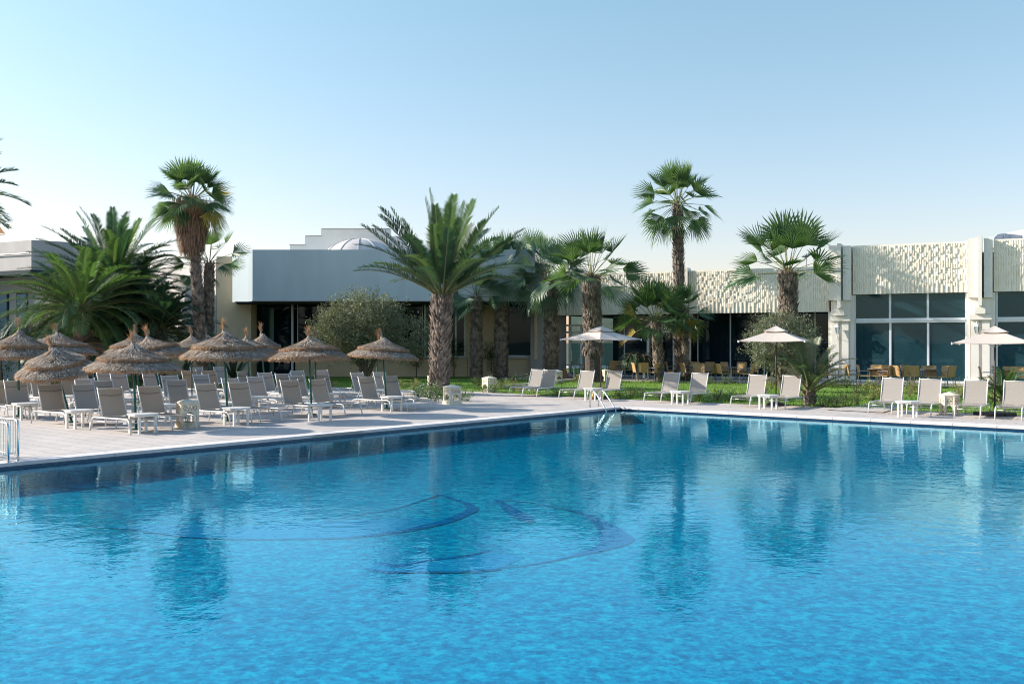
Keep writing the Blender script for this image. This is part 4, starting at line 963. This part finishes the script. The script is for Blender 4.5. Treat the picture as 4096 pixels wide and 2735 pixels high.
# ------------------------------------------------------------ loungers
def make_lounger():
    r_ = empty('sun_lounger', (0,0,0), 'x', 'sun lounger', 'sun loungers around the pool'); W = .31
    mb = MB(); mb.add([(0,-W+.03,.325),(1.10,-W+.03,.335),(1.10,W-.03,.335),(0,W-.03,.325),(.55,-W+.03,.305),(.55,W-.03,.305)], [(0,4,5,3),(4,1,2,5)])
    mb.add([(0,-W+.03,.319),(1.10,-W+.03,.329),(1.10,W-.03,.329),(0,W-.03,.319),(.55,-W+.03,.299),(.55,W-.03,.299)], [(3,5,4,0),(5,2,1,4)])
    mb.build('seat', M_['sling'], r_)
    an = R(70); bx = lambda t_, o=0: (-math.cos(an)*t_+math.sin(an)*o*-1, math.sin(an)*t_+.335-math.cos(an)*o)
    mb = MB()
    for o_, fl in ((0, 0), (.008, 1)):
        vs = []
        for t_ in (0, .2, .42, .64):
            x, z = bx(t_, o_ + .012*math.sin(t_/.64*math.pi)); vs += [(x,-W+.035,z),(x,W-.035,z)]
        mb.add(vs, [((2*k,2*k+1,2*k+3,2*k+2) if not fl else (2*k+2,2*k+3,2*k+1,2*k)) for k in range(3)])
    bk = mb.build('backrest', M_['sling'], r_)
    mb = MB(); mb.tube([(bx(.50,-.006)[0],-W+.04,bx(.50,-.006)[1]), (bx(.47,-.02)[0],0,bx(.47,-.02)[1]), (bx(.50,-.006)[0],W-.04,bx(.50,-.006)[1])], .009, 6); mb.build('head_band', M_['band'], bk)
    mb = MB()
    for sy in (-1,1):
        mb.tube([(-.42,sy*W,.27),(-.38,sy*W,.30),(-.3,sy*W,.31),(.3,sy*W,.315),(1.05,sy*W,.325),(1.13,sy*W,.31),(1.16,sy*W,.28)], .017, 8)
    mb.tube([(-.33,-W,.30),(-.33,W,.30)], .013, 6); mb.tube([(1.06,-W,.31),(1.06,W,.31)], .013, 6); mb.tube([(0,-W,.30),(0,W,.30)], .013, 6)
    mb.tube([(.93,-W,.23),(.93,W,.23)], .010, 6); mb.tube([(.93,-W,.23),(1.14,-W,.24)], .01, 6); mb.tube([(.93,W,.23),(1.14,W,.24)], .01, 6)
    mb.build('frame', M_['rope'], r_, True)
    mb = MB()
    for sy in (-1,1):
        a, b = bx(0,.0), bx(.69,.0); mb.tube([(a[0],sy*(W-.02),a[1]-.02),(b[0],sy*(W-.02),b[1])], .015, 8)
    mb.tube([(bx(.655,.004)[0],-W+.02,bx(.655,.004)[1]), (bx(.655,.004)[0],W-.02,bx(.655,.004)[1])], .012, 6)
    mb.build('back_frame', M_['rope'], r_, True)
    mb = MB()
    for sy in (-1,1):
        mb.tube([(bx(.34,.02)[0],sy*(W-.05),bx(.34,.02)[1]), (-.36,sy*(W-.05),.27)], .009, 6)
    mb.tube([(-.36,-W+.05,.27),(-.36,W-.05,.27)], .009, 6)
    mb.tube([(-.30,-W+.05,.22),(.05,-W+.05,.22),(.12,-W+.05,.29)], .008, 5); mb.tube([(-.30,W-.05,.22),(.05,W-.05,.22),(.12,W-.05,.29)], .008, 5)
    mb.build('prop', M_['rope'], r_)
    for sx in (0,1):
        for sy in (-1,1):
            mb = MB()
            if sx == 0: mb.tube([(-.42,sy*W,.285),(-.45,sy*W,.25),(-.53,sy*W,.0)], [.017,.018,.016], 8)
            else: mb.tube([(1.15,sy*W,.295),(1.18,sy*W,.25),(1.25,sy*W,.0)], [.017,.018,.016], 8)
            mb.build('leg', M_['rope'], r_, True)
    # rear inner legs seen under the seat
    return r_
LP = make_lounger(); reg(LP); used = [False]
dirL = Vector((.775,-.632,0)).normalized(); rzL = math.atan2(dirL.y, dirL.x)
dirR = -Vector((.57,.82,0)).normalized(); rzR = math.atan2(dirR.y, dirR.x)
rl = random.Random(3)
def lo_foot(x, y, label, right=False, j=0):
    d, rz = (dirR, rzR) if right else (dirL, rzL); p = G(x, y) - d*1.25
    o = place(LP, p, rz+R(j), label, used)
    if right:
        for c in list(o.children_recursive):
            if c.name.startswith('head_band'): bpy.data.objects.remove(c)
    return o
def lo_back(x, y, label, Yc=None):
    Y = F*(CAMH-.94)/(y-CY)
    if Yc: Y = Yc
    p = Vector(((x-CX)/F*Y, Y, 0)) + dirL*.22
    return place(LP, p, rzL+R(rl.uniform(-4,4)), label, used)
for a in [(88,1674,'grey sling lounger cut by the left edge beside the first side table'), (318,1705,'grey lounger under the low leaning straw umbrella, front row, whole frame clear'), (580,1736,'taupe lounger nearest the pool, in front of the lowest straw umbrella'),
  (738,1721,'taupe lounger under the nearest umbrella with its foot before the stone lantern'), (964,1701,'taupe lounger right of the stone lantern, left of the umbrella pole'), (1094,1689,'grey lounger right of the pole under the straight tufted umbrella'),
  (1297,1672,'taupe lounger left of the pole under the wide umbrella before the olive'), (1412,1664,'grey lounger right of the pole under the wide umbrella before the olive'), (1602,1646,'taupe lounger left of the rightmost straw umbrella pole'), (1697,1639,'grey lounger right of the rightmost straw umbrella pole, next to the date palm bed')]: lo_foot(*a, j=rl.uniform(-3,3))
for a in [(334,1539,'dark grey lounger back between the two nearest front row loungers'), (158,1505,'lounger with sunlit tan back behind the leaning front umbrella'), (100,1500,'tall grey lounger back at left behind the first side table'), (339,1518,'lounger back with pale headband right behind the dark grey one'), (317,1487,'lounger back high under the leaning umbrella rim'),
  (406,1526,'pale lounger back just left of the nearest lounger back'), (277,1501,'shaded lounger back behind the leaning umbrella pole'), (418,1488,'shaded lounger back between the two front umbrella rims'), (473,1493,'grey lounger with striped sunlight on its back, behind the nearest umbrella pole at left'), (600,1491,'shaded lounger back just right of the nearest umbrella pole'),
  (678,1505,'tan lounger back above the stone lantern, left one of two overlapping'), (702,1522,'tan lounger back directly behind the stone lantern'), (803,1501,'shaded lounger back right of the stone lantern'), (785,1471,'distant sunlit lounger back beneath the shaggy palm'), (755,1484,'distant bluish lounger back left of the sunlit one'), (878,1470,'distant sunlit lounger back left of the straight tufted umbrella pole'),
  (921,1516,'tan lounger back half hidden by the straight tufted umbrella pole'), (835,1485,'shaded bluish lounger back in the third row'), (1021,1509,'grey lounger back in the second row right of the tufted umbrella pole'), (975,1487,'shaded lounger back beyond the second row by two green poles'), (1060,1493,'shaded lounger back behind the two far umbrella poles'),
  (1186,1505,'tan lounger back just left of the wide umbrella pole, second row'), (1188,1486,'distant lounger back left of the wide umbrella pole'), (1286,1500,'grey lounger back right of the wide umbrella pole, second row'), (1285,1483,'distant lounger back right of the wide umbrella pole'),
  (1429,1494,'shaded lounger back behind the taupe one at the rightmost umbrella'), (1518,1491,'distant lounger back between the two poles of the rightmost umbrellas'), (1130,1497,'shaded lounger back in the gap between middle umbrellas'), (60,1525,'grey lounger back partly hidden by the leftmost green pole')]: lo_back(*a)
for a in [(2063,1586,'cream lounger, left one of the touching pair by the flower bed'), (2113,1589,'cream lounger, right one of the touching pair by the flower bed'), (2265,1597,'cream lounger left of the leftmost parasol pole'), (2378,1599,'cream lounger behind the pool ladder, right of the leftmost parasol pole'),
  (2610,1612,'cream lounger left of the white table before the yellow tinged palm'), (2725,1616,'cream lounger right of the white table before the tallest palm'), (2961,1629,'cream lounger with a dark shadow patch, left of the middle parasol pole'), (3101,1636,'cream lounger between middle parasol pole and young date palm'),
  (3518,1657,'grey lounger at the left of the right hand group, before the wicker tables'), (3673,1665,'grey lounger left of the arched stone lantern'), (3863,1675,'grey lounger right of the arched stone lantern'), (4030,1681,'lounger cut by the right edge under the rightmost parasol')]: lo_foot(*a, right=True, j=rl.uniform(-2,2))

# ------------------------------------------------------------ side tables
def make_table():
    r_ = empty('side_table', (0,0,0), 'x', 'side table', 'white side tables between loungers')
    mb = MB(); pts = []
    for q in range(4):
        a0 = math.pi/4+q*math.pi/2
        for k in (-1, -.3, .3, 1):
            a = a0 + k*.28; rr = .335 if abs(k) < .5 else .325; pts.append((rr*math.cos(a), rr*math.sin(a)))
    mb.prism(pts, .405, .43); mb.prism([(x*.93, y*.93) for x, y in pts], .37, .404); mb.build('table_top', M_['rope'], r_)
    for sx in (-1,1):
        for sy in (-1,1):
            mb = MB(); M = Matrix.Translation((sx*.19, sy*.19, 0)); mb.box((-.025,-.025,0),(.025,.025,.369), M); mb.build('leg', M_['rope'], r_)
    return r_
TP = make_table(); reg(TP); ut = [False]
for x, y, d, lab in [(571,1655,0,'white side table nearest the pool, at the lowest straw umbrella'), (316,1640,0,'white side table at the pole of the leaning front umbrella'), (101,1613,0,'white side table near the left edge, front row'), (60,1561,0,'white side table far back at the left edge'), (267,1584,0,'white side table behind the leaning umbrella pole'),
  (671,1620,0,'white side table left of the stone lantern on the left deck'), (945,1631,0,'white side table at the straight tufted umbrella pole'), (1033,1588,0,'white side table in the second row right of the tufted umbrella'), (1280,1617,0,'white side table at the wide umbrella before the olive'), (1567,1586,0,'white side table at the rightmost straw umbrella pole'),
  (1326,1573,0,'small white side table behind the wide umbrella loungers'), (1520,1559,0,'white side table far behind the rightmost straw umbrella'), (2372,1553,1,'white side table at the leftmost parasol pole'), (2720,1565,1,'white side table between the loungers before the tallest palm'), (3072,1580,1,'white side table at the middle parasol pole'), (3630,1605,1,'pale side table between the first two loungers on the far right'), (490,1600,0,'white side table behind the nearest lounger back')]:
    Y = F*(CAMH-.42)/(y-CY); place(TP, Vector(((x-CX)/F*Y, Y, 0)), (rzR if d else rzL), lab, ut)
mb = MB(); p = G(2372,1597); mb.lathe([(0,0),(.07,0),(.075,.16),(.05,.19),(.05,.22),(0,.22)], 14, (p.x+.03, p.y, 0))
tag(mb.build('jar', M_['amber'], None, True), 'small amber jar on the deck beneath the table at the leftmost parasol', 'jar')
# orange pot by yellow tinged palm
mb = MB(); p = G(2675,1528); mb.lathe([(0,0),(.16,0),(.24,.42),(.27,.43),(.27,.5),(.22,.5),(.2,.4),(0,.4)], 16, (p.x, p.y, 0))
tag(mb.build('plant_pot', M_['pot'], None, True), 'terracotta pot beside the trunk of the yellow tinged palm', 'pot')
mb = MB(); p = G(2255,1517); mb.lathe([(0,0),(.15,0),(.19,.42),(.21,.43),(.21,.47),(.17,.47),(.16,.4),(0,.4)], 4, (p.x, p.y, 0))
tag(mb.build('planter', M_['pot'], None), 'square terracotta planter right of the far stone lantern', 'pot')

# ------------------------------------------------------------ stone lanterns
def lantern(x, y, label, style=0, h=.63, w=.42, rot=None, dirty=False):
    r_ = empty('stone_lantern', G(x, y), label, 'stone lantern', 'cream stone lanterns', R(35) if rot is None else rot)
    W = w/2; mt = M_['stone_dk'] if dirty else M_['stone']
    if style == 0:
        mb = MB(); mb.box((-W-.02,-W-.02,0),(W+.02,W+.02,.09)); mb.box((-W,-W,.092),(W,W,.12)); mb.build('plinth', mt, r_)
        mb = MB(); pw = .055; zt = h-.10
        for k in range(4):
            M = Matrix.Rotation(k*math.pi/2, 4, 'Z')
            mb.box((W-pw, W-pw, .122), (W, W, zt), M)
            # lintels & lattice
            mb.box((-W+pw, W-.045, zt-.045), (W-pw, W-.005, zt), M); mb.box((-W+pw, W-.045, zt-.185), (W-pw, W-.005, zt-.15), M)
            n = 4; cw = (2*W-2*pw)/n
            for i in range(n):
                xa = -W+pw+i*cw
                for s in (0,1):
                    a = Vector((xa + (0 if s else cw), W-.025-.004*s, zt-.15)); b = Vector((xa + (cw if s else 0), W-.025-.004*s, zt-.045)); mb.bar(M@a, M@b, .024, .02)
            mb.box((-.018, W-.046, .122), (.018, W-.006, zt-.186), M) if False else None
            # pointed arch fillers
            ow = 2*W-2*pw; zz = zt-.187
            for sg in (-1,1):
                pts = [(sg*ow/2, zz), (sg*ow/2, zz-.14), (sg*ow*.42, zz-.08), (sg*ow*.2, zz-.04), (0, zz)]
                if sg < 0: pts = pts[::-1]
                vs = [M@Vector((px_, W-.044, pz_)) for px_, pz_ in pts] + [M@Vector((px_, W-.006, pz_)) for px_, pz_ in pts]; nn = 5
                mb.add(vs, [tuple(range(nn)), tuple(range(2*nn-1, nn-1, -1))] + [(i, nn+i, nn+(i+1)%nn, (i+1)%nn) for i in range(nn)])
        mb.build('body', mt if not dirty else M_['stone'], r_)
        mb = MB(); mb.lathe([(W*1.48,h-.10),(W*1.5,h-.075),(W*1.38,h-.06),(.03,h),(0,h)], 4); o = mb.build('cap', M_['stone'], r_); o.rotation_euler.z = math.pi/4
        mb = MB(); mb.lathe([(0,.122),(.05,.124),(.05,.28),(.035,.34),(0,.34)], 10); mb.build('lamp', M_['glass_lamp'], r_, True)
    else:
        mb = MB(); n = 6; Rr = W*1.15
        for k in range(n):
            a0 = k*math.pi/3; a1 = (k+1)*math.pi/3; p0 = Vector((math.cos(a0)*Rr, math.sin(a0)*Rr, 0)); p1 = Vector((math.cos(a1)*Rr, math.sin(a1)*Rr, 0)); inn = -(p0+p1).normalized()*.05
            def slab(pts):
                vs = [p0.lerp(p1, u)+Vector((0,0,z)) for u, z in pts] + [p0.lerp(p1, u)+inn+Vector((0,0,z)) for u, z in pts]; nn = len(pts)
                mb.add(vs, [tuple(range(nn)), tuple(range(2*nn-1, nn-1, -1))] + [(i, nn+i, nn+(i+1)%nn, (i+1)%nn) for i in range(nn)])
            slab([(0,0),(.16,0),(.2,.2),(.0,.2)]); slab([(.84,0),(1,0),(1,.2),(.8,.2)])
            slab([(0,.201),(.2,.201),(.5,.275),(.5,.3),(0,.3)]); slab([(.5,.3),(.5,.275),(.8,.201),(1,.201),(1,.3)])
            slab([(0,.46),(1,.46),(1,.52),(0,.52)])
            for i in range(3):
                for s in (0,1):
                    u0 = i/3; u1 = (i+1)/3; a = p0.lerp(p1, u0 if s else u1)+inn*.5+Vector((0,0,.3)); b = p0.lerp(p1, u1 if s else u0)+inn*.5+Vector((0,0,.46)); mb.bar(a, b, .03, .03)
            mb.bar(p0+Vector((0,0,.0)), p0+Vector((0,0,.52)), .03)
        mb.build('body', M_['stone'], r_)
        mb = MB(); mb.lathe([(0,.521),(Rr*1.12,.521),(Rr*1.14,.55),(.04,.62),(0,.63)], 6); mb.build('cap', M_['stone'], r_)
lantern(750,1709,'cream stone lantern with chipped dirty foot among the left loungers', dirty=True, h=.66)
lantern(1809,1617,'cream stone lantern at the date palm bed on the deck corner')
lantern(1957,1568,'cream stone lantern in the flower bed left of the double loungers')
lantern(2226,1530,'cream stone lantern far back, just behind the double loungers')
lantern(2421,1527,'cream stone lantern behind the leftmost parasol pole')
lantern(1737,1556,'cream stone lantern mostly hidden behind the date palm trunk')
lantern(3798,1658,'six sided stone lantern with arched legs between right loungers', 1)

# ------------------------------------------------------------ wicker chairs & tables on the terrace
def make_chair():
    r_ = empty('wicker_armchair', (0,0,0), 'x', 'armchair', 'wicker armchairs on the terrace'); W = .26
    mb = MB(); mb.box((-.25,-W+.02,.415),(.24,W-.02,.45)); mb.build('seat', M_['wicker'], r_)
    mb = MB()
    for o_ in (0, .02):
        vs = []
        for z, xo in ((.44,-.24),(.60,-.265),(.78,-.30),(.89,-.335)):
            for k in range(5):
                y = (-1+k*.5)*(W-.015); vs.append((xo-.035*(1-(y/W)**2)-o_, y, z + (.012*(1-(y/W)**2) if z > .85 else 0)))
        mb.add(vs, [((5*i+k,5*i+k+1,5*i+k+6,5*i+k+5) if not o_ else (5*i+k+5,5*i+k+6,5*i+k+1,5*i+k)) for i in range(3) for k in range(4)])
    mb.box((-.375,-W+.02,.875),(-.335,W-.02,.905))
    mb.build('backrest', M_['wicker'], r_)
    for sy in (-1,1):
        mb = MB(); mb.tube([(.22,sy*W,.62),(.15,sy*W,.655),(-.2,sy*W,.65),(-.27,sy*W,.62)], .016, 6); mb.build('armrest', M_['chair_metal'], r_)
        mb = MB(); mb.tube([(.25,sy*W,0),(.22,sy*W,.62)], .014, 6); mb.build('leg', M_['chair_metal'], r_)
        mb = MB(); mb.tube([(-.30,sy*W,0),(-.25,sy*W,.42),(-.33,sy*W,.88)], .014, 6); mb.build('leg', M_['chair_metal'], r_)
    return r_
CP = make_chair(); reg(CP); uc = [False]
def facadeY(x):
    k = (x-CX)/F; s = (k*OB.y-OB.x)/(A_.x-k*A_.y); return (OB+A_*s).y
nth = ['first','second','third','fourth','fifth','sixth','seventh','eighth','ninth','tenth','eleventh','twelfth']
# groups: (phrase, list of (x, y_top, face deg)) ; face 0 = towards +X
groups = [
 ('behind the touching double loungers', [(2264,1440,180),(2325,1438,200)]),
 ('between thickest palm and weeping shrub', [(2448,1441,100),(2456,1433,240),(2482,1433,270),(2508,1437,200)]),
 ('around table left of yellow tinged palm', [(2558,1452,10),(2610,1452,170),(2616,1469,130),(2575,1470,80)]),
 ('around first table right of tallest palm', [(2690,1442,0),(2752,1452,20),(2784,1443,270),(2831,1444,240),(2834,1456,150),(2798,1456,260)]),
 ('around second table right of tallest palm', [(2896,1460,20),(2914,1445,300),(2948,1454,210),(2960,1447,240),(3003,1447,190),(2985,1462,150)]),
 ('left of the tall pilaster behind the olive', [(3310,1466,20),(3364,1468,140)]),
 ('before the tall windows', [(3413,1470,0),(3462,1463,330),(3500,1463,240),(3565,1462,290),(3540,1472,130),(3604,1470,20),(3621,1478,100),(3642,1464,290),(3658,1477,60),(3724,1467,270),(3722,1476,250),(3776,1471,220),(3784,1479,120)]),
 ('at right edge behind the rightmost parasol', [(3952,1481,330),(4041,1475,250),(4079,1474,260)])]
for gname, cl in groups:
    for i, (x, y, fa) in enumerate(sorted(cl)):
        Y = F*(CAMH-.96)/(y-CY); Y = min(Y, facadeY(x)-.4); Y = max(Y, facadeY(x)-4.0)
        place(CP, Vector(((x-CX)/F*Y, Y, .06)), R(fa), 'wicker armchair %s, %s from left' % (gname, nth[i] if i < 12 else 'last and rightmost'), uc)
def make_rt():
    r_ = empty('cafe_table', (0,0,0), 'x', 'table', 'cafe tables on the terrace')
    mb = MB(); mb.lathe([(0,.71),(.38,.71),(.39,.72),(.39,.735),(.37,.745),(0,.745)], 28); mb.build('table_top', M_['tabletop'], r_)
    mb = MB(); mb.tube([(0,0,.03),(0,0,.71)], .035, 10); mb.build('column', M_['alu'], r_)
    mb = MB()
    for k in range(4): a = k*math.pi/2+.6; mb.bar((0,0,.05), (.3*math.cos(a), .3*math.sin(a), .015), .04, .03)
    mb.build('foot', M_['chair_metal'], r_); return r_
RP = make_rt(); reg(RP); ur = [False]
for x, y, lab in [(2295,1458,'cafe table in the shade behind the double loungers'), (2577,1461,'cafe table left of the yellow tinged palm'), (2784,1465,'cafe table just right of the tallest palm'), (2925,1470,'cafe table before the dark glass wall, left of the olive'), (3329,1477,'cafe table left of the tall pilaster'), (3505,1476,'cafe table nearest the tall pilaster before the tall windows'), (3520,1484,'cafe table in front of the first one before the tall windows'), (3640,1474,'cafe table in the middle before the tall windows'), (3713,1486,'cafe table at the right of the tall windows group'), (4003,1494,'cafe table behind the rightmost parasol pole')]:
    Y = F*(CAMH-.80)/(y-CY); Y = min(Y, facadeY(x)-.7); Y = max(Y, facadeY(x)-3.6)
    place(RP, Vector(((x-CX)/F*Y, Y, .06)), 0, lab, ur)

# ------------------------------------------------------------ pool ladder and railings
r_ = empty('pool_ladder', G(2376,1626), 'curved stainless steel pool ladder at the far pool corner', 'ladder')
o0 = G(2376,1626)
for (ax, ay, wx, wy) in ((2360,1629,2427,1636), (2394,1625,2465,1632)):
    a = G(ax, ay)-o0; w_ = G(wx, wy)-o0; pts = []
    d = w_-a
    for t_, z in ((0,0),(0,.36),(.03,.45),(.12,.50),(.25,.49),(.42,.40),(.7,.18),(.92,.0),(1.0,-.14),(1.0,-.45)): pts.append(a + d*t_ + Vector((0,0,z)))
    mb = MB(); mb.tube(pts, .021, 8); mb.build('rail', M_['steel'], r_, True)
wa, wb_ = G(2427,1636)-o0, G(2465,1632)-o0
for z in (-.22, -.40): mb = MB(); mb.bar(wa+Vector((0,0,z)), wb_+Vector((0,0,z)), .08, .03); mb.build('step', M_['steel'], r_)
def railing(px, py, L, h, label, pxoff=0):
    p = G(px, py); r_ = empty('pool_railing', p, label, 'railing', 'steel railings at the pool steps'); d = -V
    mb = MB(); mb.tube([(0,0,-.3),(0,0,h-.06),d*.03+Vector((0,0,h-.02)),d*.09+Vector((0,0,h)),d*(L-.09)+Vector((0,0,h)),d*(L-.03)+Vector((0,0,h-.02)),d*L+Vector((0,0,h-.06)),d*L], .022, 8)
    mb.tube([Vector((0,0,.12)), d*L+Vector((0,0,.12))], .016, 8); mb.build('frame', M_['steel'], r_, True)
    n = int(L/.09)
    for i in range(1, n):
        mb = MB(); q = d*(L*i/n); mb.tube([q+Vector((0,0,.12)), q+Vector((0,0,h-.01))], .008, 6, False); mb.build('bar', M_['steel'], r_)
    mb = MB(); mb.lathe([(0,.02),(.05,.018),(.055,0)], 14); mb.build('foot_flange', M_['steel'], r_)
railing(72, 1847, 1.3, .70, 'stainless steel railing with thin bars at the left pool edge, the rear one')
railing(33, 1853, 1.3, .66, 'stainless steel railing with thin bars at the left pool edge, the front one')

# ------------------------------------------------------------ camera, light, world
cam = bpy.data.cameras.new('camera'); co = bpy.data.objects.new('camera', cam); COL.objects.link(co); scene.camera = co
co.location = (0, 0, CAMH); co.rotation_euler = (R(90), 0, 0); cam.lens = 35; cam.sensor_width = 36; cam.clip_end = 6000
SUN_EL = R(25); sd = Vector((-.985, .17, 0)).normalized()
sdir = Vector((sd.x*math.cos(SUN_EL), sd.y*math.cos(SUN_EL), math.sin(SUN_EL)))
sl = bpy.data.lights.new('sun', 'SUN'); sl.energy = 4.5; sl.angle = R(.5); sl.color = (1, .91, .81)
so = bpy.data.objects.new('sun', sl); COL.objects.link(so); so.rotation_euler = sdir.to_track_quat('Z', 'Y').to_euler()
w = bpy.data.worlds.new('World'); scene.world = w; w.use_nodes = True; t = w.node_tree; t.nodes.clear()
sk = t.nodes.new('ShaderNodeTexSky'); sk.sky_type = 'NISHITA'; sk.sun_disc = False; sk.sun_elevation = SUN_EL
sk.sun_rotation = math.atan2(sd.x, sd.y); sk.air_density = 1.0; sk.dust_density = .75; sk.ozone_density = 2.0; sk.altitude = 0
bg = t.nodes.new('ShaderNodeBackground'); bg.inputs[1].default_value = .12; ou = t.nodes.new('ShaderNodeOutputWorld')
tcw = t.nodes.new('ShaderNodeTexCoord'); sx = t.nodes.new('ShaderNodeSeparateXYZ'); t.links.new(tcw.outputs['Generated'], sx.inputs[0])
cr = ramp(t, sx.outputs[2], [(0.0, (1.03, .77, .77)), (.33, (1.0, 1.06, .90)), (1.0, (1.25, 1.5, 1.6))])
tn = t.nodes.new('ShaderNodeMix'); tn.data_type = 'RGBA'; tn.blend_type = 'MULTIPLY'; tn.inputs[0].default_value = 1
t.links.new(cr, tn.inputs[7]); t.links.new(sk.outputs[0], tn.inputs[6]); t.links.new(tn.outputs[2], bg.inputs[0]); t.links.new(bg.outputs[0], ou.inputs[0])
scene.view_settings.view_transform = 'Standard'; scene.view_settings.look = 'None'; scene.view_settings.exposure = 1.0; scene.view_settings.gamma = 1
scene.cycles.filter_width = 1.1; scene.cycles.max_bounces = 8; scene.cycles.transparent_max_bounces = 16; scene.cycles.caustics_reflective = False; scene.cycles.caustics_refractive = False
